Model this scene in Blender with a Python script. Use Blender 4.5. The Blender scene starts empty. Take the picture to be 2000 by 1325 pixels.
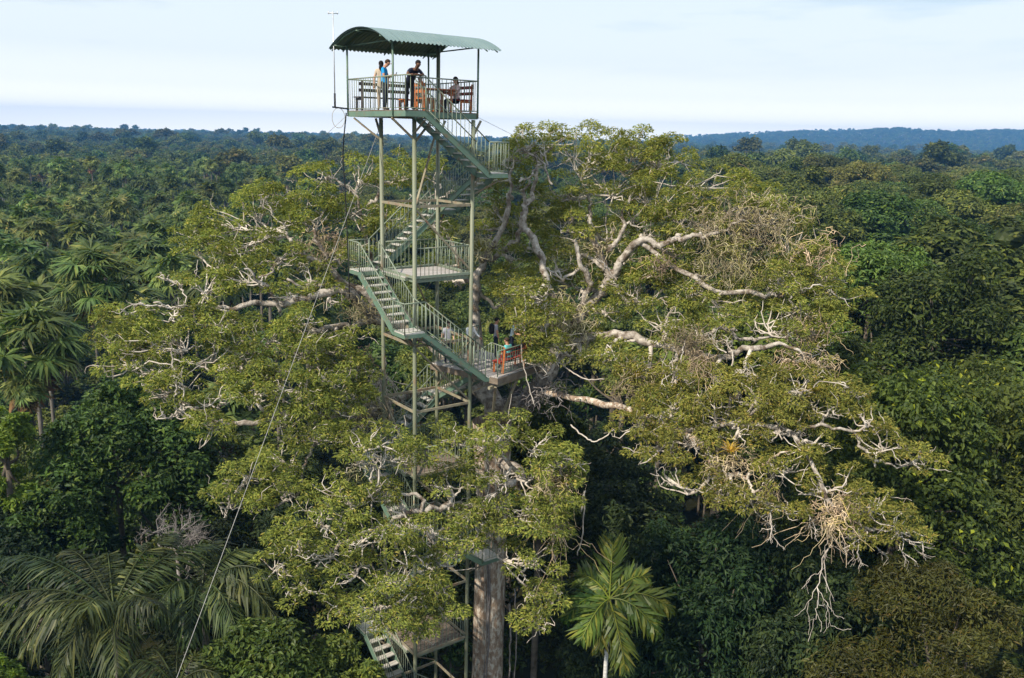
import bpy, bmesh, math, random
import numpy as np
from mathutils import Matrix, Vector

# ------------------------------------------------------------------ camera, sky, sun, exposure
SC = bpy.context.scene
COL = SC.collection
EYE = 36.0                                   # camera height above the forest floor
FOCAL, PITCH, ROLL = 1700.0, math.radians(13.1), math.radians(1.4)
_f = np.array([0, math.cos(PITCH), -math.sin(PITCH)])
_u0 = np.array([0, math.sin(PITCH), math.cos(PITCH)])
_r0 = np.array([1.0, 0, 0])
_r = math.cos(ROLL) * _r0 + math.sin(ROLL) * _u0
_u = math.cos(ROLL) * _u0 - math.sin(ROLL) * _r0
CAMP = np.array([0, 0, EYE])

cam = bpy.data.cameras.new('camera')
cam.sensor_width = 36.0
cam.lens = 36.0 * FOCAL / 2000.0
cam.clip_start, cam.clip_end = 0.5, 20000
camo = bpy.data.objects.new('camera', cam)
COL.objects.link(camo)
M = Matrix(((_r[0], _u[0], -_f[0], 0), (_r[1], _u[1], -_f[1], 0), (_r[2], _u[2], -_f[2], EYE), (0, 0, 0, 1)))
camo.matrix_world = M
SC.camera = camo

SUN_TO = Vector((-0.50, -0.56, 0.66)).normalized()       # towards the sun: behind the camera
SUN_EL = math.asin(SUN_TO.z)
SUN_AZ = math.atan2(SUN_TO.x, SUN_TO.y)

w = bpy.data.worlds.new('World'); SC.world = w; w.use_nodes = True
nt = w.node_tree; nt.nodes.clear()
wo = nt.nodes.new('ShaderNodeOutputWorld'); bg = nt.nodes.new('ShaderNodeBackground')
sky = nt.nodes.new('ShaderNodeTexSky'); sky.sky_type = 'NISHITA'; sky.sun_disc = False
sky.sun_elevation = SUN_EL; sky.sun_rotation = SUN_AZ; sky.dust_density = 2.0; sky.altitude = 200
tc = nt.nodes.new('ShaderNodeTexCoord'); mp = nt.nodes.new('ShaderNodeMapping')
mp.inputs['Scale'].default_value = (1.3, 1.3, 9.0); mp.inputs['Location'].default_value = (3.3, 1.2, 0.45)
nz = nt.nodes.new('ShaderNodeTexNoise'); nz.inputs['Scale'].default_value = 2.2; nz.inputs['Detail'].default_value = 7; nz.inputs['Roughness'].default_value = .55
rp = nt.nodes.new('ShaderNodeValToRGB'); rp.color_ramp.elements[0].position = .34; rp.color_ramp.elements[1].position = .47
rp.color_ramp.elements[0].color = (.45, .45, .45, 1); rp.color_ramp.elements[1].color = (.97, .97, .97, 1)
mx = nt.nodes.new('ShaderNodeMix'); mx.data_type = 'RGBA'
veil = nt.nodes.new('ShaderNodeValToRGB')                 # thin high cloud veil, thicker to look through near the horizon
veil.color_ramp.elements[0].position = .0; veil.color_ramp.elements[1].position = .5
veil.color_ramp.elements[0].color = (.62, .56, .47, 1); veil.color_ramp.elements[1].color = (.208, .244, .28, 1)
for p_, c_ in ((.02, (.50, .462, .40, 1)), (.045, (.335, .334, .324, 1)), (.08, (.254, .272, .282, 1)), (.16, (.222, .252, .278, 1))):
    e_ = veil.color_ramp.elements.new(p_); e_.color = c_
sx_ = nt.nodes.new('ShaderNodeSeparateXYZ'); vm_ = nt.nodes.new('ShaderNodeVectorMath'); vm_.operation = 'SCALE'; vm_.inputs['Scale'].default_value = 26.5
nt.links.new(tc.outputs['Generated'], sx_.inputs[0]); nt.links.new(sx_.outputs['Z'], veil.inputs[0]); nt.links.new(veil.outputs[0], vm_.inputs[0]); nt.links.new(vm_.outputs[0], mx.inputs[7])
nt.links.new(tc.outputs['Generated'], mp.inputs['Vector']); nt.links.new(mp.outputs[0], nz.inputs['Vector'])
zf_ = nt.nodes.new('ShaderNodeMapRange'); zf_.inputs['From Min'].default_value = .05; zf_.inputs['From Max'].default_value = .13
fm_ = nt.nodes.new('ShaderNodeMix'); fm_.data_type = 'FLOAT'; fm_.inputs[2].default_value = .97
nt.links.new(sx_.outputs['Z'], zf_.inputs['Value']); nt.links.new(zf_.outputs[0], fm_.inputs[0]); nt.links.new(rp.outputs[0], fm_.inputs[3])
nt.links.new(nz.outputs['Fac'], rp.inputs[0]); nt.links.new(fm_.outputs[0], mx.inputs[0]); nt.links.new(sky.outputs[0], mx.inputs[6])
nt.links.new(mx.outputs[2], bg.inputs['Color']); bg.inputs['Strength'].default_value = 0.106
nt.links.new(bg.outputs[0], wo.inputs['Surface'])

sl = bpy.data.lights.new('sun', 'SUN'); sl.energy = 4.3; sl.angle = math.radians(1.5); sl.color = (1.0, .90, .75)
so = bpy.data.objects.new('sun', sl); COL.objects.link(so)
so.rotation_euler = SUN_TO.to_track_quat('Z', 'Y').to_euler(); so.location = (-40, -60, 90)

SC.view_settings.view_transform = 'Standard'; SC.view_settings.look = 'None'
SC.view_settings.exposure = 0.52; SC.view_settings.gamma = 1.0; SC.view_settings.use_curve_mapping = False
SC.render.engine = 'CYCLES'
cy = SC.cycles
cy.max_bounces = 5; cy.diffuse_bounces = 3; cy.glossy_bounces = 2; cy.transmission_bounces = 3; cy.volume_bounces = 0; cy.transparent_max_bounces = 4
cy.use_denoising = True
try: cy.denoiser = 'OPENIMAGEDENOISE'; cy.denoising_input_passes = 'RGB_ALBEDO_NORMAL'
except Exception: pass
cy.use_adaptive_sampling = True; cy.adaptive_threshold = .015
cy.caustics_reflective = False; cy.caustics_refractive = False
SC.render.use_persistent_data = False

# ------------------------------------------------------------------ survey helpers (sight line -> world position)
def ray(px, py): return _f * FOCAL + _r * (px - 1000) + _u * (662.5 - py)
def P(px, py, Y):
    d = ray(px, py); return CAMP + d * (Y / d[1])
def Pz(px, py, z):
    d = ray(px, py); return CAMP + d * ((z - EYE) / d[2])
def proj(v):
    v = np.asarray(v, float) - CAMP; d = v @ _f
    return np.stack([1000 + FOCAL * (v @ _r) / d, 662.5 - FOCAL * (v @ _u) / d, d], -1)

# ------------------------------------------------------------------ materials
def mat(name):
    m = bpy.data.materials.new(name); m.use_nodes = True
    m.node_tree.nodes.clear(); return m, m.node_tree.nodes, m.node_tree.links
def rgb(c): return (c[0], c[1], c[2], 1)
def leaf_mat(name, stops, transl=.3, rough=.5, spec=.25, tcol=None, clump=.8, vary=(.62, 1.5)):
    """stops: list of (position, colour); random per leaf, gently shifted per plant"""
    m, N, L = mat(name)
    geo = N.new('ShaderNodeNewGeometry'); oi = N.new('ShaderNodeObjectInfo')
    r = N.new('ShaderNodeValToRGB'); cr = r.color_ramp
    while len(cr.elements) > 1: cr.elements.remove(cr.elements[-1])
    cr.elements[0].position = stops[0][0]; cr.elements[0].color = rgb(stops[0][1])
    for p, c in stops[1:]:
        e = cr.elements.new(p); e.color = rgb(c)
    L.new(geo.outputs['Random Per Island'], r.inputs[0])
    hsv = N.new('ShaderNodeHueSaturation')
    ma = N.new('ShaderNodeMapRange'); ma.inputs['To Min'].default_value = vary[0]; ma.inputs['To Max'].default_value = vary[1]
    mh = N.new('ShaderNodeMapRange'); mh.inputs['To Min'].default_value = .465; mh.inputs['To Max'].default_value = .525
    mm = N.new('ShaderNodeMath'); mm.operation = 'FRACT'; mu = N.new('ShaderNodeMath'); mu.operation = 'MULTIPLY'; mu.inputs[1].default_value = 7.31
    L.new(oi.outputs['Random'], ma.inputs['Value']); L.new(oi.outputs['Random'], mu.inputs[0]); L.new(mu.outputs[0], mm.inputs[0]); L.new(mm.outputs[0], mh.inputs['Value'])
    tcn = N.new('ShaderNodeTexCoord'); cn = N.new('ShaderNodeTexNoise'); cn.inputs['Scale'].default_value = clump; cn.inputs['Detail'].default_value = 3
    L.new(tcn.outputs['Object'], cn.inputs['Vector']); cm = N.new('ShaderNodeMapRange'); cm.inputs['From Min'].default_value = .3; cm.inputs['From Max'].default_value = .7; cm.inputs['To Min'].default_value = .62; cm.inputs['To Max'].default_value = 1.4
    L.new(cn.outputs['Fac'], cm.inputs['Value']); cmu = N.new('ShaderNodeMath'); cmu.operation = 'MULTIPLY'; L.new(cm.outputs[0], cmu.inputs[0]); L.new(ma.outputs[0], cmu.inputs[1]); ma = cmu
    L.new(r.outputs[0], hsv.inputs['Color']); L.new(ma.outputs[0], hsv.inputs['Value']); L.new(mh.outputs[0], hsv.inputs['Hue'])
    b = N.new('ShaderNodeBsdfPrincipled'); b.inputs['Roughness'].default_value = rough
    b.inputs['Specular IOR Level'].default_value = spec
    L.new(hsv.outputs[0], b.inputs['Base Color'])
    t = N.new('ShaderNodeBsdfTranslucent')
    tm = N.new('ShaderNodeMix'); tm.data_type = 'RGBA'; tm.blend_type = 'MULTIPLY'; tm.inputs[0].default_value = 1
    tm.inputs[7].default_value = rgb(tcol or (1.5, 1.5, .55)); L.new(hsv.outputs[0], tm.inputs[6]); L.new(tm.outputs[2], t.inputs['Color'])
    mxs = N.new('ShaderNodeMixShader'); mxs.inputs[0].default_value = transl
    L.new(b.outputs[0], mxs.inputs[1]); L.new(t.outputs[0], mxs.inputs[2])
    o = N.new('ShaderNodeOutputMaterial'); L.new(mxs.outputs[0], o.inputs['Surface'])
    return m
def noise_mat(name, c1, c2, scale=4.0, c3=None, scale3=1.2, lo=.4, hi=.62, lo3=.58, hi3=.68, rough=.8, spec=.3, metal=0, bump=.0, stretch=(1, 1, 1), bscale=None):
    """two-colour noise with an optional third colour in stains of their own shape"""
    m, N, L = mat(name)
    tcn = N.new('ShaderNodeTexCoord'); mpn = N.new('ShaderNodeMapping'); mpn.inputs['Scale'].default_value = stretch
    L.new(tcn.outputs['Object'], mpn.inputs['Vector'])
    n = N.new('ShaderNodeTexNoise'); n.inputs['Scale'].default_value = scale; n.inputs['Detail'].default_value = 6; n.inputs['Roughness'].default_value = .65
    L.new(mpn.outputs[0], n.inputs['Vector'])
    r = N.new('ShaderNodeValToRGB'); r.color_ramp.elements[0].position = lo; r.color_ramp.elements[1].position = hi
    r.color_ramp.elements[0].color = rgb(c1); r.color_ramp.elements[1].color = rgb(c2); L.new(n.outputs['Fac'], r.inputs[0])
    col = r.outputs[0]
    if c3:
        n3 = N.new('ShaderNodeTexNoise'); n3.inputs['Scale'].default_value = scale3; n3.inputs['Detail'].default_value = 8; n3.inputs['Roughness'].default_value = .7
        L.new(mpn.outputs[0], n3.inputs['Vector'])
        r3 = N.new('ShaderNodeMapRange'); r3.inputs['From Min'].default_value = lo3; r3.inputs['From Max'].default_value = hi3; L.new(n3.outputs['Fac'], r3.inputs['Value'])
        m3 = N.new('ShaderNodeMix'); m3.data_type = 'RGBA'; L.new(r3.outputs[0], m3.inputs[0]); L.new(col, m3.inputs[6]); m3.inputs[7].default_value = rgb(c3)
        col = m3.outputs[2]
    b = N.new('ShaderNodeBsdfPrincipled'); b.inputs['Roughness'].default_value = rough; b.inputs['Specular IOR Level'].default_value = spec; b.inputs['Metallic'].default_value = metal
    L.new(col, b.inputs['Base Color'])
    if bump:
        bp = N.new('ShaderNodeBump'); bp.inputs['Strength'].default_value = bump; bp.inputs['Distance'].default_value = .05
        nb = N.new('ShaderNodeTexNoise'); nb.inputs['Scale'].default_value = bscale or scale * 2; nb.inputs['Detail'].default_value = 4
        L.new(mpn.outputs[0], nb.inputs['Vector']); L.new(nb.outputs['Fac'], bp.inputs['Height']); L.new(bp.outputs[0], b.inputs['Normal'])
    o = N.new('ShaderNodeOutputMaterial'); L.new(b.outputs[0], o.inputs['Surface'])
    return m
MT = {}
MT['kapok_leaf'] = leaf_mat('kapok_leaf', [(0, (.075, .105, .026)), (.35, (.145, .175, .038)), (.7, (.215, .24, .052)), (.93, (.285, .285, .065)), (1, (.32, .26, .065))], .38, .6, .12, (1.4, 1.4, .8), .8, (1.12, 1.2))
MT['dark_leaf'] = leaf_mat('dark_leaf', [(0, (.022, .038, .010)), (.5, (.042, .066, .014)), (.85, (.066, .098, .018)), (1, (.115, .135, .022))], .22, .55, .2)
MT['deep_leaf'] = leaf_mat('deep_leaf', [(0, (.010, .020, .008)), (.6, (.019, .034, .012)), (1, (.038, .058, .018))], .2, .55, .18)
MT['mid_leaf'] = leaf_mat('mid_leaf', [(0, (.038, .064, .014)), (.5, (.066, .100, .019)), (.9, (.098, .138, .024)), (1, (.16, .175, .03))], .26)
MT['olive_leaf'] = leaf_mat('olive_leaf', [(0, (.054, .068, .017)), (.5, (.086, .100, .022)), (.9, (.12, .132, .028)), (1, (.18, .145, .035))], .26)
MT['vine_leaf'] = leaf_mat('vine_leaf', [(0, (.030, .048, .012)), (.55, (.05, .075, .016)), (.93, (.075, .105, .02)), (.965, (.15, .19, .02)), (1, (.26, .29, .025))], .3, .55, .2)
MT['lime_leaf'] = leaf_mat('lime_leaf', [(0, (.075, .11, .015)), (.6, (.12, .16, .02)), (1, (.19, .22, .025))], .34)
MT['fan_palm'] = leaf_mat('fan_palm', [(0, (.050, .082, .024)), (.5, (.088, .128, .034)), (.9, (.14, .175, .044)), (1, (.22, .21, .05))], .3, .55, .2)
MT['feather_palm'] = leaf_mat('feather_palm', [(0, (.022, .037, .013)), (.5, (.038, .057, .017)), (.9, (.063, .085, .024)), (1, (.12, .13, .036))], .25, .5, .3)
MT['bright_palm'] = leaf_mat('bright_palm', [(0, (.032, .064, .014)), (.5, (.058, .098, .018)), (.85, (.092, .135, .022)), (1, (.17, .17, .03))], .32, .45, .3)
MT['dead_frond'] = leaf_mat('dead_frond', [(0, (.07, .045, .025)), (.5, (.13, .08, .04)), (1, (.22, .15, .06))], .2, .7, .1, (1.1, 1, .8))
MT['straw'] = leaf_mat('straw', [(0, (.26, .21, .13)), (.4, (.44, .37, .24)), (.75, (.58, .50, .32)), (1, (.46, .42, .10))], .15, .8, .1, (1, 1, .8))
MT['bromeliad'] = leaf_mat('bromeliad', [(0, (.16, .17, .02)), (.5, (.28, .24, .03)), (1, (.40, .30, .05))], .35)
MT['kapok_bark'] = noise_mat('kapok_bark', (.17, .14, .115), (.47, .425, .37), 3.4, (.12, .09, .065), 2.3, .36, .60, .50, .60, .9, .15, 0, 1.0)
MT['twig'] = noise_mat('twig', (.26, .215, .175), (.58, .525, .46), 2.0, None, 1, .3, .6, rough=.85, spec=.2)
MT['trunk_bark'] = noise_mat('trunk_bark', (.21, .145, .10), (.38, .285, .21), 6.0, (.58, .53, .45), 6.5, .35, .62, .48, .58, .9, .15, 0, .9, (1, 1, .45), 9)
MT['forest_bark'] = noise_mat('forest_bark', (.07, .058, .045), (.17, .145, .115), 3, None, 1, .35, .65, rough=.9, spec=.1)
MT['palm_bark'] = noise_mat('palm_bark', (.10, .088, .072), (.19, .17, .145), 3, None, 1, .35, .65, rough=.9, spec=.1, stretch=(1, 1, 6))
MT['pale_palm_bark'] = noise_mat('pale_palm_bark', (.45, .44, .42), (.66, .65, .62), 3, None, 1, .35, .65, rough=.8, spec=.2, stretch=(1, 1, 5))
MT['grey_twig'] = noise_mat('grey_twig', (.16, .14, .13), (.27, .25, .24), 4, rough=.9, spec=.1)
MT['soil'] = noise_mat('soil', (.012, .014, .006), (.026, .026, .012), .35, rough=.95, spec=.05)
MT['paint'] = noise_mat('paint', (.10, .17, .125), (.14, .215, .158), 2.2, (.20, .14, .085), 3.1, .3, .7, .545, .68, .45, .4)
MT['post_paint'] = noise_mat('post_paint', (.15, .168, .11), (.20, .215, .145), 1.6, (.22, .15, .09), 2.6, .3, .7, .55, .68, .5, .4, stretch=(1, 1, .35))
MT['brace_paint'] = noise_mat('brace_paint', (.20, .165, .115), (.30, .275, .19), 2.0, (.24, .12, .07), 2.4, .35, .65, .54, .66, .65, .3)
MT['rail_paint'] = noise_mat('rail_paint', (.165, .205, .15), (.235, .275, .205), 1.5, (.23, .165, .10), 3.0, .3, .7, .55, .68, .5, .4)
MT['roof_paint'] = noise_mat('roof_paint', (.11, .17, .172), (.15, .215, .212), 1.2, (.19, .225, .215), 2.0, .3, .7, .56, .70, .42, .45)
MT['board'] = noise_mat('board', (.33, .30, .28), (.50, .47, .45), 2.0, (.22, .19, .16), 1.6, .3, .7, .56, .70, .8, .3, stretch=(.4, 4, 4))
MT['tread'] = noise_mat('tread', (.40, .38, .34), (.58, .55, .50), 2.5, (.30, .25, .19), 2, .3, .7, .58, .70, .75, .3)
MT['brown_board'] = noise_mat('brown_board', (.13, .10, .075), (.22, .18, .14), 2.0, None, 1, .3, .7, rough=.85, spec=.2, stretch=(.4, 3, 3))
MT['orange_wood'] = noise_mat('orange_wood', (.48, .13, .035), (.62, .20, .055), 3, (.35, .08, .03), 2, .3, .7, .56, .66, .55, .35, stretch=(1, 4, 4))
MT['red_wood'] = noise_mat('red_wood', (.27, .03, .022), (.38, .05, .03), 3, rough=.5, spec=.35)
MT['dark_wood'] = noise_mat('dark_wood', (.045, .042, .045), (.085, .075, .07), 3, rough=.7, spec=.3)
MT['black'] = noise_mat('black', (.012, .012, .014), (.022, .022, .024), 6, rough=.6, spec=.3)
MT['galv'] = noise_mat('galv', (.50, .52, .54), (.62, .64, .66), 6, rough=.35, spec=.5, metal=.4)
MT['cable_grey'] = noise_mat('cable_grey', (.30, .29, .27), (.42, .41, .38), 6, rough=.6, spec=.3)
def flat(name, c, r=.8): MT[name] = noise_mat(name, tuple(x * .88 for x in c), tuple(min(1, x * 1.08) for x in c), 14, rough=r, spec=.2)
for nme, c in (('skin', (.50, .27, .18)), ('skin_dark', (.16, .085, .055)), ('skin_pale', (.62, .38, .28)), ('blue_cloth', (.02, .32, .72)), ('navy_cloth', (.018, .022, .045)),
               ('jean', (.022, .03, .055)), ('beige_cloth', (.55, .45, .34)), ('white_cloth', (.78, .78, .78)), ('grey_cloth', (.36, .37, .42)), ('cyan_cloth', (.14, .56, .58)),
               ('lightblue_cloth', (.55, .70, .74)), ('dark_hair', (.012, .010, .010)), ('brown_hair', (.05, .03, .02)), ('grey_hair', (.22, .21, .20)), ('pink_cloth', (.72, .55, .53)),
               ('black_cloth', (.016, .016, .02)), ('shoe', (.03, .03, .032)), ('eye', (.01, .01, .01)), ('screen', (.02, .02, .025))): flat(nme, c)

# ------------------------------------------------------------------ mesh helpers
class Acc:
    def __init__(s): s.V = []; s.L = []; s.S = []; s.M = []; s.n = 0
    def add(s, V, Fc, mi=0):
        V = np.asarray(V, float).reshape(-1, 3); Fc = np.asarray(Fc)
        s.V.append(V); s.L.append((Fc + s.n).ravel()); s.S.append(np.full(len(Fc), Fc.shape[1])); s.M.append(np.full(len(Fc), mi)); s.n += len(V)
    def mesh(s, name, mats, smooth=False):
        V = np.concatenate(s.V); L = np.concatenate(s.L).astype(np.int32); S = np.concatenate(s.S).astype(np.int32)
        me = bpy.data.meshes.new(name); me.vertices.add(len(V)); me.vertices.foreach_set('co', V.astype(np.float32).ravel())
        me.loops.add(len(L)); me.loops.foreach_set('vertex_index', L)
        me.polygons.add(len(S)); st = np.concatenate([[0], np.cumsum(S)[:-1]]).astype(np.int32)
        me.polygons.foreach_set('loop_start', st); me.polygons.foreach_set('loop_total', S)
        mats = mats if isinstance(mats, (list, tuple)) else [mats]
        for m in mats: me.materials.append(MT[m] if isinstance(m, str) else m)
        me.polygons.foreach_set('material_index', np.concatenate(s.M).astype(np.int32))
        me.polygons.foreach_set('use_smooth', np.full(len(S), smooth))
        me.update(calc_edges=True); me.validate()
        return me
BOXF = np.array([(0, 3, 2, 1), (4, 5, 6, 7), (0, 1, 5, 4), (1, 2, 6, 5), (2, 3, 7, 6), (3, 0, 4, 7)])
BOXV = np.array([(-.5, -.5, -.5), (.5, -.5, -.5), (.5, .5, -.5), (-.5, .5, -.5), (-.5, -.5, .5), (.5, -.5, .5), (.5, .5, .5), (-.5, .5, .5)])
def a_box(a, c, ax, ay, az, mi=0):
    """box with centre c and full edge vectors ax, ay, az"""
    c, ax, ay, az = (np.asarray(t, float) for t in (c, ax, ay, az))
    a.add(c + BOXV[:, :1] * ax + BOXV[:, 1:2] * ay + BOXV[:, 2:] * az, BOXF, mi)
def frame(d):
    d = d / (np.linalg.norm(d) + 1e-9)
    h = np.array([0, 0, 1.]) if abs(d[2]) < .9 else np.array([1., 0, 0])
    x = np.cross(d, h); x /= np.linalg.norm(x); return x, np.cross(x, d)
def a_bar(a, p, q, wd, ht, mi=0):
    """rectangular bar from p to q (wd sideways, ht upwards)"""
    p, q = np.asarray(p, float), np.asarray(q, float); x, y = frame(q - p)
    a_box(a, (p + q) / 2, x * wd, y * ht, q - p, mi)
def a_tube(a, pts, rad, k=6, mi=0, cap=True):
    pts = np.asarray(pts, float); n = len(pts); rad = np.broadcast_to(np.asarray(rad, float), (n,))
    t = np.gradient(pts, axis=0); t /= np.linalg.norm(t, axis=1, keepdims=True) + 1e-9
    x, _ = frame(t[0]); X = []
    for i in range(n):
        x = x - t[i] * (x @ t[i]); x = x / (np.linalg.norm(x) + 1e-9); X.append(x)
    X = np.array(X); Yv = np.cross(t, X)
    an = np.arange(k) / k * 2 * math.pi
    V = pts[:, None] + rad[:, None, None] * (np.cos(an)[None, :, None] * X[:, None] + np.sin(an)[None, :, None] * Yv[:, None])
    i = np.arange(n - 1)[:, None] * k; j = np.arange(k)[None]; j2 = (j + 1) % k
    Fq = np.stack([i + j, i + j2, i + k + j2, i + k + j], -1).reshape(-1, 4)
    a.add(V.reshape(-1, 3), Fq, mi)
    if cap and k <= 12:
        a.L[-1] = a.L[-1]  # caps as n-gons
        base = a.n - n * k
        a.L.append(np.arange(k)[::-1] + base); a.S.append(np.array([k])); a.M.append(np.array([mi]))
        a.L.append(np.arange(k) + base + (n - 1) * k); a.S.append(np.array([k])); a.M.append(np.array([mi]))
def smooth_path(pts, m=6):
    pts = np.asarray(pts, float)
    if len(pts) < 3: 
        return np.array([pts[0] + (pts[-1] - pts[0]) * t for t in np.linspace(0, 1, m + 1)])
    q = np.vstack([2 * pts[0] - pts[1], pts, 2 * pts[-1] - pts[-2]]); out = []
    for i in range(1, len(q) - 2):
        for t in np.linspace(0, 1, m, endpoint=False):
            a, b, c, d = q[i - 1], q[i], q[i + 1], q[i + 2]
            out.append(.5 * (2 * b + (c - a) * t + (2 * a - 5 * b + 4 * c - d) * t * t + (3 * b - a - 3 * c + d) * t ** 3))
    out.append(pts[-1]); return np.array(out)
OCT_V = np.array([(1, 0, 0), (-1, 0, 0), (0, 1, 0), (0, -1, 0), (0, 0, 1), (0, 0, -1)], float)
OCT_F = np.array([(0, 2, 4), (2, 1, 4), (1, 3, 4), (3, 0, 4), (2, 0, 5), (1, 2, 5), (3, 1, 5), (0, 3, 5)])
def sphere_vf(nu=10, nv=7):
    V = []; Fc = []
    for i in range(nv + 1):
        th = math.pi * i / nv
        for j in range(nu):
            ph = 2 * math.pi * j / nu; V.append((math.sin(th) * math.cos(ph), math.sin(th) * math.sin(ph), math.cos(th)))
    for i in range(nv):
        for j in range(nu): Fc.append((i * nu + j, (i + 1) * nu + j, (i + 1) * nu + (j + 1) % nu, i * nu + (j + 1) % nu))
    return np.array(V), np.array(Fc)
SPV, SPF = sphere_vf()
def link(name, data, parent=None, loc=None):
    o = bpy.data.objects.new(name, data); COL.objects.link(o)
    if parent: o.parent = parent
    if loc is not None: o.location = [float(v) for v in loc]
    return o
def part(name, a, mats, parent=None, smooth=False, kind=None, label=None):
    off = np.zeros(3); q = parent
    while q is not None: off += np.array(q.location); q = q.parent
    if off.any(): a.V = [v - off for v in a.V]
    o = link(name, a.mesh(name, mats, smooth), parent)
    if kind: o['kind'] = kind
    if label: o['label'] = label
    return o
def tag(o, label, cat, group=None, kind=None):
    o['label'] = label; o['category'] = cat
    if group: o['group'] = group
    if kind: o['kind'] = kind
    return o
def empty(name, loc=(0, 0, 0), rz=0.0):
    o = link(name, None, None, loc); o.rotation_euler = (0, 0, rz); o.empty_display_size = .3; return o
def struct(o): o['kind'] = 'structure'; return o

# ------------------------------------------------------------------ ground with the far hills
HILL_PX = [1290, 1340, 1380, 1450, 1500, 1560, 1610, 1660, 1720, 1790, 1850, 1920, 2000, 2150, 2400]
HILL_PY = [276, 272, 267, 266, 263, 259, 262, 257, 252, 257, 259, 255, 258, 262, 275]
def hill_crest(x, y):
    px = 1000 + 1700 * x / np.maximum(y, 1)
    hor = 267 + (px - 1000) * .0244
    z = (hor - np.interp(px, HILL_PX, HILL_PY, left=280, right=262)) / 1700 * y + EYE - 24
    return np.clip(z, 0, 84)
def gz(x, y):
    x = np.asarray(x, float); y = np.asarray(y, float)
    t = np.clip((y - 2150) / 950, 0, 1); t = t * t * (3 - 2 * t)
    roll = 3.0 * np.sin(x * .0043 + 1.1) * np.sin(y * .0031 + .4) * np.clip((y - 350) / 500, 0, 1)
    return hill_crest(x, np.minimum(np.maximum(y, 1), 3150)) * t * (y > 2150) + roll
gx = np.concatenate([np.linspace(-4600, -700, 36), np.linspace(-600, 600, 25), np.linspace(700, 4600, 120)])
gy = np.concatenate([np.linspace(-1500, -100, 8), np.linspace(0, 600, 13), np.linspace(700, 4300, 130)])
GX, GY = np.meshgrid(gx, gy); a = Acc(); nx = len(gx)
ii = (np.arange(len(gy) - 1)[:, None] * nx + np.arange(nx - 1)[None]).ravel()
a.add(np.stack([GX, GY, gz(GX, GY)], -1).reshape(-1, 3), np.stack([ii, ii + 1, ii + nx + 1, ii + nx], -1))
ground = struct(part('ground', a, 'soil', None, True))

# ------------------------------------------------------------------ the steel observation tower
TX, TY, TTH, S = -3.274, 28.5, math.radians(36.36), 2.25
CU, SU = math.cos(TTH), math.sin(TTH)
def T(u, v, z): return np.array([TX + u * CU - v * SU, TY + u * SU + v * CU, EYE + z])     # tower plan (u along the front, v away) -> world, z from eye level
Udir, Vdir, Zd = np.array([CU, SU, 0]), np.array([-SU, CU, 0]), np.array([0, 0, 1.0])
G0, W0 = .08, .78                     # gap between frame and stair, stair width
A0, A1 = -G0 - W0, -G0               # outer walkway, front / left side
B0, B1 = S + G0, S + G0 + W0         # outer walkway, right / back side
DECK = .72
LAND = [DECK, -1.2, -2.65, -4.68, -6.3]
while len(LAND) < 15: LAND.append(LAND[-4] - 7.0)

tower = empty('observation_tower', T(S / 2, S / 2, -EYE))
tag(tower, 'tall green steel observation tower with square spiral stairs and covered top deck', 'tower')
for (u, v) in ((0, 0), (S, 0), (0, S), (S, S)):
    a = Acc(); a_tube(a, [T(u, v, -EYE - .2), T(u, v, -20), T(u, v, -10), T(u, v, DECK - .22 if (u, v) != (S, S) else DECK + 2.36)], .07, 10)
    part('post', a, 'post_paint', tower, True)
RINGS = [-2.3 - 2.335 * i for i in range(14)]
for i, z in enumerate(RINGS):
    for (p, q) in (((0, 0), (S, 0)), ((S, 0), (S, S)), ((S, S), (0, S)), ((0, S), (0, 0))):
        a = Acc(); p3, q3 = T(*p, z), T(*q, z); d = (q3 - p3) / S
        a_bar(a, p3 + d * .055, q3 - d * .055, .055, .085); part('ring_beam', a, 'brace_paint' if i != 1 else 'rail_paint', tower)
def brace(p, q, wdt=.06, m='brace_paint'):
    a = Acc(); a_bar(a, p, q, wdt, wdt); return part('brace', a, m, tower)
brace(T(.05, .05, -2.35), T(S - .05, S - .05, .3)); 
for i in range(0, 9):
    z = RINGS[i]
    if i % 2 == 0: brace(T(.06, .01, z - .1), T(S - .06, .01, z - 2.2))
    else: brace(T(.01, S - .06, z - .1), T(.01, .06, z - 2.2))
    if i % 3 == 1: brace(T(.06, .03, z - .1), T(S - .06, S - .04, z - 2.2), .045)
    if i % 3 == 2: brace(T(S, .06, z - .1), T(S, S - .06, z - 2.2), .05)
brace(T(0, S, DECK - .95), T(-.76, S + .5, DECK - .24)); brace(T(0, S, DECK - .85), T(-.02, S + .34, DECK - .24))
brace(T(0, 0, DECK - .9), T(-.8, .02, DECK - .24)); brace(T(0, 0, DECK - 1.0), T(.62, .0, DECK - .3)); brace(T(0, .02, DECK - .7), T(-.05, -.75, DECK - .3), .05)
brace(T(S, 0, DECK - .75), T(S + .3, .0, DECK - .24)); brace(T(S, S, DECK - .8), T(S + .3, S, DECK - .24))
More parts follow.
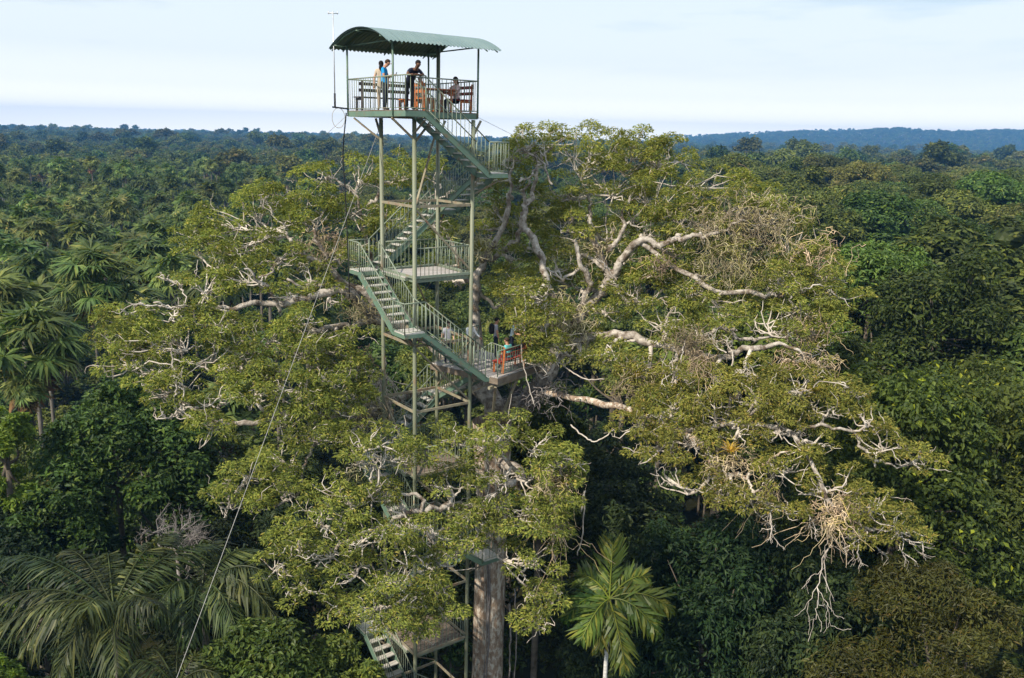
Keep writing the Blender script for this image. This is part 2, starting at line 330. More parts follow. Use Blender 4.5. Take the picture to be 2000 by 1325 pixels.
# brackets under the corner landings
def plate_frame(name, u0, u1, v0, v1, z, boards='tread', alongu=True, bw=.2, fasc=.13, gap=.012, parent=None, fm='paint', skip=()):
    """a landing: steel edge channel with boards laid in it"""
    parent = parent or tower
    a = Acc(); zc = z - fasc / 2 - .03
    if 'f' not in skip: a_box(a, T((u0 + u1) / 2, v0 + .02, zc), Udir * (u1 - u0), Vdir * .04, Zd * fasc)
    if 'k' not in skip: a_box(a, T((u0 + u1) / 2, v1 - .02, zc), Udir * (u1 - u0), Vdir * .04, Zd * fasc)
    if 'l' not in skip: a_box(a, T(u0 + .02, (v0 + v1) / 2, zc), Udir * .04, Vdir * (v1 - v0 - .082), Zd * fasc)
    if 'r' not in skip: a_box(a, T(u1 - .02, (v0 + v1) / 2, zc), Udir * .04, Vdir * (v1 - v0 - .082), Zd * fasc)
    o = part(name, a, fm, parent)
    n = max(1, round(((v1 - v0) if alongu else (u1 - u0)) / bw)); rr = random.Random(int(abs(z * 100)) + n)
    for i in range(n):
        b = Acc(); dz = rr.uniform(-.003, .003)
        if alongu:
            st = (v1 - v0) / n; a_box(b, T((u0 + u1) / 2, v0 + st * (i + .5), z - .0125 + dz), Udir * (u1 - u0 - .01), Vdir * (st - gap), Zd * .03)
        else:
            st = (u1 - u0) / n; a_box(b, T(u0 + st * (i + .5), (v0 + v1) / 2, z - .0125 + dz), Udir * (st - gap), Vdir * (v1 - v0 - .01), Zd * .03)
        part('board', b, boards, o)
    return o
# rails: top tube, lower tube and balusters; balusters share one mesh
_bal = {}
NBAL = [0]
def baluster_mesh(h):
    k = round(h, 2)
    if k not in _bal:
        a = Acc(); a_tube(a, [(0, 0, 0), (0, 0, k)], .011, 5); _bal[k] = a.mesh('baluster', 'rail_paint', True)
    return _bal[k]
def railing(p, q, h=1.0, step=.155, ends=(1, 1), name='railing', parent=None, low=.06, m='rail_paint', single=True, rt=.021):
    """p, q: foot points (world)"""
    parent = parent or tower
    p, q = np.asarray(p, float), np.asarray(q, float); d = q - p; ln = np.linalg.norm(d[:2])
    a = Acc(); a_tube(a, [p + Zd * h, q + Zd * h], rt, 7); a_tube(a, [p + Zd * low, q + Zd * low], .013, 5)
    for e, c in zip(ends, (p, q)):
        if e: a_tube(a, [c - Zd * .03, c + Zd * (h + .004)], .02, 6)
    o = part(name, a, m, parent, True)
    n = max(2, int(round(ln / step))); off = np.array(parent.location)
    if single and NBAL[0] + n - 1 <= 300:
        for i in range(1, n):
            b = link('baluster', baluster_mesh(h - low - .01), o, p + d * (i / n) + Zd * low - off); NBAL[0] += 1
    else:
        b = Acc()
        for i in range(1, n):
            c = p + d * (i / n); a_tube(b, [c + Zd * low, c + Zd * (h - .01)], .011, 4, cap=False)
        part('balusters', b, m, o, True, 'stuff')
    return o
_tm = {}
def flight(side, z0, z1, ua=None, ub=None, single=True):
    """one stair flight from z0 (top) to z1 (bottom) along a tower side"""
    n = max(5, round((z0 - z1) / .205)); 
    if side == 'front': f = lambda t, wv, z: T(-G0 + t * (S + 2 * G0), A0 + wv * W0, z)
    if side == 'right': f = lambda t, wv, z: T(B1 - wv * W0, -G0 + t * (S + 2 * G0), z)
    if side == 'back': f = lambda t, wv, z: T(S + G0 - t * (S + 2 * G0), B1 - wv * W0, z)
    if side == 'left': f = lambda t, wv, z: T(A0 + wv * W0, S + G0 - t * (S + 2 * G0), z)
    root = Acc()
    for wv in (.015, .985):
        p, q = f(-.012, wv, z0 - .1), f(1.012, wv, z1 - .1 + .02)
        x = np.cross(q - p, Zd); x /= np.linalg.norm(x); y = np.cross(x, (q - p) / np.linalg.norm(q - p)); 
        if y[2] < 0: y = -y
        a_box(root, (p + q) / 2, x * .025, y * .17, q - p)
        a_box(root, (p + q) / 2 + y * .0875, x * .06, y * .012, q - p); a_box(root, (p + q) / 2 - y * .0875, x * .06, y * .012, q - p)
    o = part('stair_stringers', root, 'paint', tower)
    run = S + 2 * G0
    for i in range(n - 1):
        t = (i + .9) / n; z = z0 - (z0 - z1) * (i + 1) / n
        c = f(t, .5, z - .02); ax = f(t, .96, 0) - f(t, .04, 0); dy = (f(1, .5, 0) - f(0, .5, 0)); dy = dy / np.linalg.norm(dy)
        b = Acc(); a_box(b, c, ax, dy * .235, Zd * .035); part('tread', b, 'tread', o)
    off = .02
    for wv in (.015, .985):
        railing(f(0, wv, z0 + off), f(1, wv, z1 + off), .98, .16, (1, 1), 'stair_railing', single=single)
    return o
sides = ['front', 'right', 'back', 'left']
for k in range(13): flight(sides[k % 4], LAND[k], LAND[k + 1], single=(k < 7))
for k in range(1, 14):
    z = LAND[k]; c = k % 4; sg = k < 6
    if c == 1:
        plate_frame('landing', B0, B1 + .0, A0, A1, z, alongu=True); 
        railing(T(B1, A0, z), T(B1, A1, z), 1, single=sg); 
        if k != 5: railing(T(B0, A0, z), T(B1, A0, z), 1, single=sg)
        brace(T(S + .03, 0, z - .75), T(B1 - .1, A0 + .12, z - .17), .05); brace(T(S, .03, z - .6), T(B0 + .1, A1 - .06, z - .17), .045)
    if c == 2:
        plate_frame('landing', B0, B1, B0, B1, z); railing(T(B1, B0, z), T(B1, B1, z), 1, single=sg); railing(T(B0, B1, z), T(B1, B1, z), 1, single=sg)
        brace(T(S + .03, S + .03, z - .7), T(B1 - .1, B1 - .1, z - .17), .05)
    if c == 3:
        plate_frame('landing', A0, A1, B0, B1, z); railing(T(A0, B0, z), T(A0, B1, z), 1, single=sg); railing(T(A0, B1, z), T(A1, B1, z), 1, single=sg)
        brace(T(-.03, S + .03, z - .7), T(A0 + .1, B1 - .1, z - .17), .05)
        # a floor fills the whole frame at this level
        plate_frame('floor_platform', .075, S - .075, .075, S - .075, z, 'board' if k < 7 else 'brown_board', True, .22, .12, .02, fm='rail_paint')
        plate_frame('floor_platform', A1 + .0, .07, .5, S, z, 'board', False, .15, .1, .02, fm='rail_paint')
        railing(T(.09, .03, z), T(S - .09, .03, z), 1, single=sg); railing(T(S - .03, .09, z), T(S - .03, S - .09, z), 1, single=sg); railing(T(S - .09, S - .03, z), T(.09, S - .03, z), 1, single=False)
    if c == 0:
        plate_frame('landing', A0, A1, A0, A1, z); railing(T(A0, A0, z), T(A0, A1, z), 1, single=sg); railing(T(A0, A0, z), T(A1, A0, z), 1, single=sg)
        brace(T(-.03, -.03, z - .65), T(A0 + .12, A0 + .12, z - .17), .05); brace(T(-.03, .02, z - .7), T(A0 + .1, A1 - .02, z - .17), .045); brace(T(.02, -.03, z - .7), T(A1 - .02, A0 + .1, z - .17), .045)
# top deck
U0, U1, V0, V1 = -.80, 2.36, A1, 3.1
plate_frame('deck', U0, U1, V0, V1, DECK, 'brown_board', True, .2, .17, .012)
plate_frame('deck_step_out', U0, A1, A0, A1 - .002, DECK, 'brown_board', True, .2, .17, .012, skip=('k',))
for t in np.linspace(U0 + .4, U1 - .3, 5):
    a = Acc(); a_box(a, T(t, (V0 + V1) / 2, DECK - .12), Udir * .06, Vdir * (V1 - V0 - .1), Zd * .14); part('deck_joist', a, 'brace_paint', tower)
railing(T(U0, V0, DECK), T(U0, V1, DECK), 1.02, .17); railing(T(U0, V1, DECK), T(U1, V1, DECK), 1.02, .17); railing(T(U1, V0, DECK), T(U1, V1, DECK), 1.02, .17)
railing(T(A1 + .02, V0, DECK), T(U1, V0, DECK), 1.02, .17, single=True)
railing(T(U0, A0, DECK), T(A1, A0, DECK), 1.02, .17); railing(T(U0, A0, DECK), T(U0, V0, DECK), 1.02, .17)
# corrugated barrel roof
RU0, RU1, RV0, RV1, EAVE, RISE = U0 - .5, U1 + .5, V0 - .55, V1 + .35, DECK + 1.98, .52
def arch_z(v, off=0):
    c = (RV1 - RV0); R = (c * c / 4 + RISE * RISE) / (2 * RISE); m = (RV0 + RV1) / 2
    return EAVE + RISE - R + math.sqrt(max(R * R - (v - m) ** 2, 0)) + off
roof_root = None
NS = 9; nv = 22
for s_ in range(NS):
    ua, ub = RU0 + (RU1 - RU0) * s_ / NS, RU0 + (RU1 - RU0) * (s_ + 1) / NS + .04
    m_ = 20; a = Acc(); V = []; 
    us = np.linspace(ua, ub, m_ + 1); vs = np.linspace(RV0, RV1, nv + 1)
    for u in us:
        ph = math.cos((u - RU0) / .145 * 2 * math.pi); hh = .017 * (1 if ph > .2 else (-1 if ph < -.2 else ph / .2)) + .003 * s_ % .006
        for v in vs: V.append(T(u, v, arch_z(v, hh)))
    I = np.arange(m_)[:, None] * (nv + 1) + np.arange(nv)[None]; I = I.ravel()
    Fq = np.stack([I, I + nv + 1, I + nv + 2, I + 1], -1)
    V = np.array(V); a.add(V, Fq)
    if roof_root is None:
        b = Acc()
        for uu in (RU0 + .12, U0 + .02, (U0 + U1) / 2, U1 - .02, RU1 - .12):
            vv = np.linspace(RV0 + .03, RV1 - .03, 17); a_tube(b, [T(uu, v, arch_z(v, -.05)) for v in vs], .022, 6)
        for v in (V0, (V0 + V1) / 2, V1): a_tube(b, [T(RU0 + .05, v, arch_z(v, -.075)), T(RU1 - .05, v, arch_z(v, -.075))], .024, 6)
        roof_root = part('roof', b, 'paint', tower, True)
    o = part('roof_sheet', a, 'roof_paint', roof_root, False)
    md = o.modifiers.new('thickness', 'SOLIDIFY'); md.thickness = .004; md.offset = 1
for uu in (U0 + .02, U1 - .02):
    a = Acc(); a_tube(a, [T(uu, V0, EAVE + .1), T(uu, V1, EAVE + .1)], .024, 6); part('tie_bar', a, 'paint', roof_root, True)
for (u, v) in ((U0, V0), (U0, V1), (U1, V0), (U1, V1)):
    a = Acc(); a_tube(a, [T(u, v, DECK - .18), T(u, v, arch_z(v, -.07))], .034, 8); part('roof_post', a, 'paint', tower, True)

# ------------------------------------------------------------------ foliage generators
def kites(p, n, t, ll, lw, fold=.15, droop=.12):
    """leaf blades: positions p, normals n, directions t (all (k,3)); ll, lw lengths (k,)"""
    n = n / (np.linalg.norm(n, axis=1, keepdims=True) + 1e-9)
    t = t - n * (t * n).sum(1, keepdims=True); t /= np.linalg.norm(t, axis=1, keepdims=True) + 1e-9
    s = np.cross(n, t); ll = ll[:, None]; lw = lw[:, None]
    mid = p + t * ll * .45
    V = np.stack([p, mid + s * lw * .5 + n * lw * fold, p + t * ll - n * ll * droop, mid - s * lw * .5 + n * lw * fold], 1).reshape(-1, 3)
    return V, np.arange(len(V)).reshape(-1, 4)
def rdir(rng, k):
    d = rng.normal(size=(k, 3)); return d / np.linalg.norm(d, axis=1, keepdims=True)
def gapnoise(p, sc, ph=0.0):
    x, y, z = (p * sc).T
    return (np.sin(x * 1.0 + 1.7 * np.sin(y * .9 + ph) + ph) + np.sin(y * 1.1 + 1.6 * np.sin(z * 1.2 + ph * 2)) + np.sin(z * 1.3 + 1.5 * np.sin(x * 1.05 + 2 + ph))) / 3
def lobes_leaves(rng, a, lob, k, ll, lw, up=.6, jit=.7, zmin=-.45, inner=.25, droop=.12, squash=.8, hang=0.0, mi=0):
    lob = np.asarray(lob, float); wgt = lob[:, 3] ** 2; ch = rng.choice(len(lob), k, p=wgt / wgt.sum())
    d = rdir(rng, k); bad = d[:, 2] < zmin; d[bad, 2] *= -1
    rr = np.where(rng.random(k) < inner, rng.uniform(.45, .85, k), rng.uniform(.84, 1.08, k))
    sc = np.array([1, 1, squash])
    p = lob[ch, :3] + d * (lob[ch, 3] * rr)[:, None] * sc
    keep = np.ones(k, bool)
    for i, L_ in enumerate(lob):
        q = (p - L_[:3]) / sc; keep &= ~((np.linalg.norm(q, axis=1) < L_[3] * .72) & (ch != i))
    keep &= gapnoise(p, 2.6 / max(.6, np.median(lob[:, 3])), rng.uniform(0, 6)) > -.38 - rng.random(len(p)) * .3
    p, d = p[keep], d[keep]; k = len(p)
    n = d * .8 + np.array([0, 0, up]) + rdir(rng, k) * jit
    t = rdir(rng, k) + d * .5 - np.array([0, 0, hang])
    V, Fq = kites(p, n, t, ll * rng.uniform(.5, 1.45, k), lw * rng.uniform(.6, 1.4, k), .15, droop)
    a.add(V, Fq, mi)
def dome_lobes(rng, R, H, n, rl=(.28, .46), flatten=1.0, cz=0.0):
    """lobes over an ellipsoidal dome (radius R, height H) whose lowest rim is at z=cz"""
    out = [(0, 0, cz + H * .45, R * .5)]
    for i in range(n):
        th = 2 * math.pi * (i * .618 + rng.uniform(-.1, .1)); h = rng.random() ** .8
        r = R * math.sqrt(max(0, 1 - h * h * .92)) * rng.uniform(.68, .9)
        rad = R * rng.uniform(*rl) * rng.choice([.6, .85, 1, 1.15])
        out.append((r * math.cos(th), r * math.sin(th), cz + H * (.08 + h * .72) * flatten + rng.uniform(-.05, .05) * H, rad))
    return out
def core(a, lob, sh=.78, squash=.8, mi=0, rng=None):
    for L_ in lob:
        V = SPV * L_[3] * sh * np.array([1, 1, squash])
        if rng is not None: V = V * (1 + rng.uniform(-.12, .12, len(V)))[:, None]
        a.add(V + np.array(L_[:3]), SPF, mi)
def tree_wood(a, rng, z_base, z_fork, r, tips, k=8, lean=(0, 0), mi=0):
    base = np.array([0, 0, z_base], float); fork = np.array([lean[0], lean[1], z_fork], float)
    pts = smooth_path([base, base * .5 + fork * .5 + rng.normal(0, r * .3, 3) * [1, 1, 0], fork], 4)
    a_tube(a, pts, np.linspace(r * 1.25, r * .8, len(pts)), k, mi)
    for tp in tips:
        tp = np.array(tp[:3], float); m = fork * .5 + tp * .5 + np.array([0, 0, rng.uniform(-.6, .1)]) + rng.normal(0, .2, 3)
        q = smooth_path([fork - [0, 0, r * 1.5], m, tp], 4); a_tube(a, q, np.linspace(r * .55, r * .1, len(q)), 6, mi)

# ------------------------------------------------------------------ the giant kapok
KR = np.random.default_rng(11)
kapok = empty('kapok_tree', P(951, 1250, 31.9) * np.array([1, 1, 0]))
tag(kapok, 'giant pale-barked kapok tree with olive feathery crown spreading around the steel tower', 'tree')
skel_p, skel_r = [], []
def wob(path, amp):
    n = len(path); w_ = KR.normal(0, amp, (n, 3)); w_[0] = w_[-1] = 0; return path + w_
def limb(pts, name='limb', m='kapok_bark', mm=5, k=9, amp=.03, tolerance=0, bare=False):
    """pts: (px, py, distance, radius)"""
    Q = np.array([list(P(p[0], p[1], p[2])) + [p[3]] for p in pts])
    path = smooth_path(Q, mm); r = path[:, 3] * .70 * (1 + .10 * np.sin(np.arange(len(path)) * .9 + KR.uniform(0, 6)) + KR.normal(0, .025, len(path)))
    big = np.cumsum(KR.normal(0, .05, (len(path), 3)), 0); big -= np.linspace(0, 1, len(path))[:, None] * big[-1]; xyz = wob(path[:, :3] + big, amp)
    a = Acc(); a_tube(a, xyz, np.maximum(r, .012), k); part(name, a, m, kapok, True)
    if not bare:
        for q, rr in zip(xyz, r): skel_p.append(q); skel_r.append(rr)
    return xyz
# trunk: from the forest floor to the fork below the tree platform
tb = np.array(kapok.location)
tz = np.array([(0, .0), (2, 0), (6, .0), (12, .05), (18, .1), (22, .1), (25.3, .0)])
tp_ = np.array([[tb[0] + d, tb[1], z] for z, d in tz]); tr = np.array([1.7, 1.1, .8, .66, .62, .62, .76])
path = smooth_path(np.c_[tp_, tr], 6); a = Acc()
pth = path[:, :3]; k = 20; an = np.arange(k) / k * 2 * math.pi
lump = 1 + .05 * np.sin(3 * an[None] + path[:, 2:3] * .3) + KR.normal(0, .015, (len(path), k)) + .25 * np.clip(1 - path[:, 2:3] / 5, 0, 1) * np.cos(5 * an[None])
Vt = np.stack([pth[:, :1] + path[:, 3:] * lump * np.cos(an), pth[:, 1:2] + path[:, 3:] * lump * np.sin(an), np.broadcast_to(pth[:, 2:3], (len(path), k))], -1)
I = (np.arange(len(path) - 1)[:, None] * k + np.arange(k)[None]); J = np.arange(len(path) - 1)[:, None] * k + (np.arange(k)[None] + 1) % k
a.add(Vt.reshape(-1, 3), np.stack([I, J, J + k, I + k], -1).reshape(-1, 4)); part('trunk', a, 'trunk_bark', kapok, True)
FK = (968, 806, 31.9)                                   # the fork
LIMBS = [
 # right main limb and its big forks
 [FK + (.62,), (1022, 765, 32.2, .5), (1070, 715, 32.4, .46), (1093, 665, 32.6, .42), (1128, 612, 32.9, .36), (1165, 575, 33, .3), (1196, 545, 33, .27)],
 [(1196, 545, 33, .24), (1182, 495, 33.2, .2), (1166, 468, 33.3, .18), (1160, 430, 33.6, .13), (1150, 380, 34, .08)],
 [(1196, 545, 33, .26), (1214, 503, 32.8, .22), (1246, 468, 32.5, .2), (1282, 486, 32.2, .18), (1312, 465, 32, .16), (1346, 450, 31.8, .13), (1402, 447, 31.5, .09), (1450, 430, 31.4, .05)],
 [(1182, 495, 33.2, .15), (1205, 470, 33, .12), (1222, 440, 33.2, .1), (1235, 395, 33.5, .07), (1262, 350, 34, .04)],
 [(1135, 607, 32.9, .2), (1150, 545, 32.5, .16), (1128, 500, 32.5, .13), (1118, 470, 32.8, .08)],
 [(1128, 612, 32.9, .2), (1090, 590, 32.4, .2), (1072, 550, 32.3, .19), (1056, 505, 32.3, .19), (1040, 468, 32.4, .19), (1026, 425, 32.5, .18), (1038, 395, 32.6, .16), (1052, 365, 32.6, .11), (1056, 322, 32.6, .07), (1080, 288, 32.5, .03)],
 [(1056, 322, 32.6, .06), (1032, 305, 32.4, .045), (1021, 288, 32.3, .02)], [(1048, 322, 32.5, .05), (1030, 350, 32.2, .05), (1015, 356, 32, .06)], [(1078, 356, 32.2, .06), (1062, 330, 32.4, .05), (1045, 300, 32.6, .03)],
 # upright limb behind the platform
 [FK + (.5,), (950, 725, 33.6, .38), (937, 640, 34.2, .31), (932, 575, 34.3, .28), (944, 507, 34.2, .22)],
 [(944, 507, 34.2, .18), (960, 480, 34, .17), (984, 435, 33.8, .15), (996, 385, 33.7, .12), (1000, 330, 33.8, .06)],
 [(944, 507, 34.2, .18), (975, 488, 34, .16), (1008, 442, 33.8, .15), (1022, 400, 33.7, .12), (1035, 350, 33.7, .06)],
 [(932, 575, 34.3, .18), (905, 530, 34.3, .13), (890, 480, 34.3, .1), (850, 420, 34.3, .06), (800, 380, 34, .04)],
 # left limbs: pass behind the tower, then forward
 [FK + (.48,), (895, 730, 33.9, .36), (820, 668, 34.3, .32), (765, 640, 33.6, .31), (728, 622, 32.6, .28), (700, 603, 31.6, .25), (675, 598, 31.2, .21), (620, 605, 30.6, .19), (560, 608, 30.2, .17), (490, 600, 29.8, .14), (440, 603, 29.5, .1), (390, 596, 29.2, .06), (345, 600, 28.9, .03)],
 [(728, 622, 32.6, .2), (690, 632, 31.6, .17), (640, 640, 30.6, .14), (592, 655, 30, .12), (575, 682, 29.6, .1), (540, 690, 29.3, .09), (500, 690, 29, .05)],
 [(535, 690, 29.3, .07), (533, 715, 29.1, .06), (540, 745, 28.9, .06), (537, 785, 28.7, .04), (535, 806, 28.6, .03)],
 [(765, 640, 33.6, .25), (715, 590, 33, .2), (660, 560, 32.6, .16), (612, 515, 32.4, .17), (577, 483, 32.2, .13), (560, 455, 32.2, .08)], [(640, 505, 32.5, .08), (627, 475, 32.4, .1), (613, 448, 32.4, .07)],
 [(700, 575, 32.9, .12), (650, 566, 31.6, .13), (600, 562, 31, .1), (560, 545, 30.6, .06)],
 [(545, 605, 30.1, .09), (530, 575, 29.6, .08), (505, 550, 29.3, .075), (478, 526, 29, .045)], [(500, 545, 29.3, .05), (520, 530, 29.2, .05), (540, 520, 29.2, .025)],
 [(895, 745, 33.6, .22), (820, 772, 33, .19), (745, 795, 31.2, .17), (690, 812, 29.4, .15), (620, 812, 28.3, .13), (560, 806, 27.8, .14), (500, 812, 27.5, .13), (440, 819, 27.2, .1), (400, 808, 27, .07), (362, 796, 26.8, .03)],
 [(415, 812, 27.1, .06), (370, 785, 27.2, .05), (348, 770, 27.2, .05), (338, 720, 27.2, .045), (332, 665, 27.3, .02)],
 [(690, 812, 29.4, .1), (650, 840, 28, .08), (608, 880, 27, .06), (590, 925, 26.4, .06), (584, 955, 26.2, .07), (545, 970, 26, .06), (500, 965, 25.9, .05), (455, 975, 25.8, .02)],
 [(640, 640, 30.6, .08), (600, 720, 29.2, .06), (630, 770, 28.6, .06), (655, 830, 28, .03)],
 [(820, 668, 34.3, .2), (770, 600, 34.6, .16), (720, 520, 34.6, .14), (700, 440, 34.6, .12), (690, 380, 34.6, .08), (640, 345, 34.4, .04)],
 [(715, 405, 34.6, .12), (740, 385, 34.6, .1), (735, 350, 34.6, .06)],
 # right low boughs, reaching forward
 [(1070, 715, 32.4, .3), (1140, 665, 32, .26), (1230, 660, 31.4, .23), (1320, 690, 30.6, .2), (1392, 705, 30, .17), (1425, 686, 29.8, .16), (1462, 692, 29.6, .14), (1522, 684, 29.3, .09), (1570, 690, 29, .05)],
 [(1320, 690, 30.6, .13), (1400, 640, 30.6, .12), (1450, 660, 30.4, .1), (1485, 666, 30.2, .09), (1520, 652, 30, .05)],
 [(1246, 468, 32.5, .14), (1340, 530, 31.8, .13), (1420, 560, 31.2, .13), (1495, 566, 30.8, .11), (1525, 575, 30.6, .1), (1565, 566, 30.4, .05)],
 [(1040, 770, 31.5, .2), (1130, 792, 30.4, .17), (1230, 810, 29.2, .17), (1320, 845, 28.3, .2), (1382, 885, 27.6, .17), (1418, 924, 27.2, .14), (1472, 938, 26.9, .1), (1510, 905, 26.8, .07), (1548, 882, 26.7, .03)],
 [(1320, 845, 28.3, .14), (1440, 830, 27.6, .13), (1540, 850, 27.1, .11), (1600, 930, 26.4, .1), (1640, 1005, 26.2, .09), (1690, 1032, 26, .07), (1722, 1036, 25.9, .05), (1780, 1045, 25.8, .02)],
 [(1540, 850, 27.1, .08), (1610, 835, 27, .07), (1668, 850, 26.8, .07), (1700, 890, 26.6, .065), (1742, 911, 26.5, .05), (1790, 905, 26.4, .02)],
 [(1440, 830, 27.6, .09), (1500, 780, 27.6, .07), (1560, 760, 27.6, .05), (1600, 745, 27.6, .03)],
 # front boughs towards the camera, in front of the lower tower
 [(966, 905, 31.6, .3), (1010, 925, 29.8, .25), (1005, 955, 28, .21), (940, 985, 26.8, .18), (875, 992, 26, .15), (830, 1000, 25.6, .13), (800, 1000, 25.5, .11), (762, 972, 25.4, .08), (722, 935, 25.3, .05)],
 [(830, 1000, 25.6, .09), (822, 968, 25.6, .08), (772, 958, 25.5, .07), (745, 925, 25.5, .05), (735, 890, 25.6, .03)],
 [(800, 1000, 25.5, .09), (735, 1035, 25.2, .09), (690, 1055, 25, .08), (640, 1090, 24.8, .06), (590, 1120, 24.6, .03)],
 [(875, 992, 26, .1), (870, 1060, 25.6, .08), (862, 1120, 25.4, .06), (835, 1098, 25.3, .05), (800, 1085, 25.2, .03)],
 [(1005, 955, 28, .14), (1040, 960, 27, .12), (1085, 930, 26.6, .09), (1110, 890, 26.5, .05)],
 [(1005, 955, 28, .14), (1000, 910, 27, .11), (960, 870, 26.6, .08), (940, 840, 26.6, .04)],
 [(940, 985, 26.8, .1), (960, 1060, 26.5, .08), (1000, 1120, 26.3, .06), (1050, 1160, 26.2, .03)],
 [(735, 1035, 25.2, .06), (730, 1100, 24.9, .05), (760, 1160, 24.8, .04), (770, 1220, 24.8, .02)],
]
for L_ in LIMBS: limb(L_, m='trunk_bark' if L_[0][:2] == (1040, 770) else 'kapok_bark')  # low right bough takes the browner trunk bark, shade put into its colour
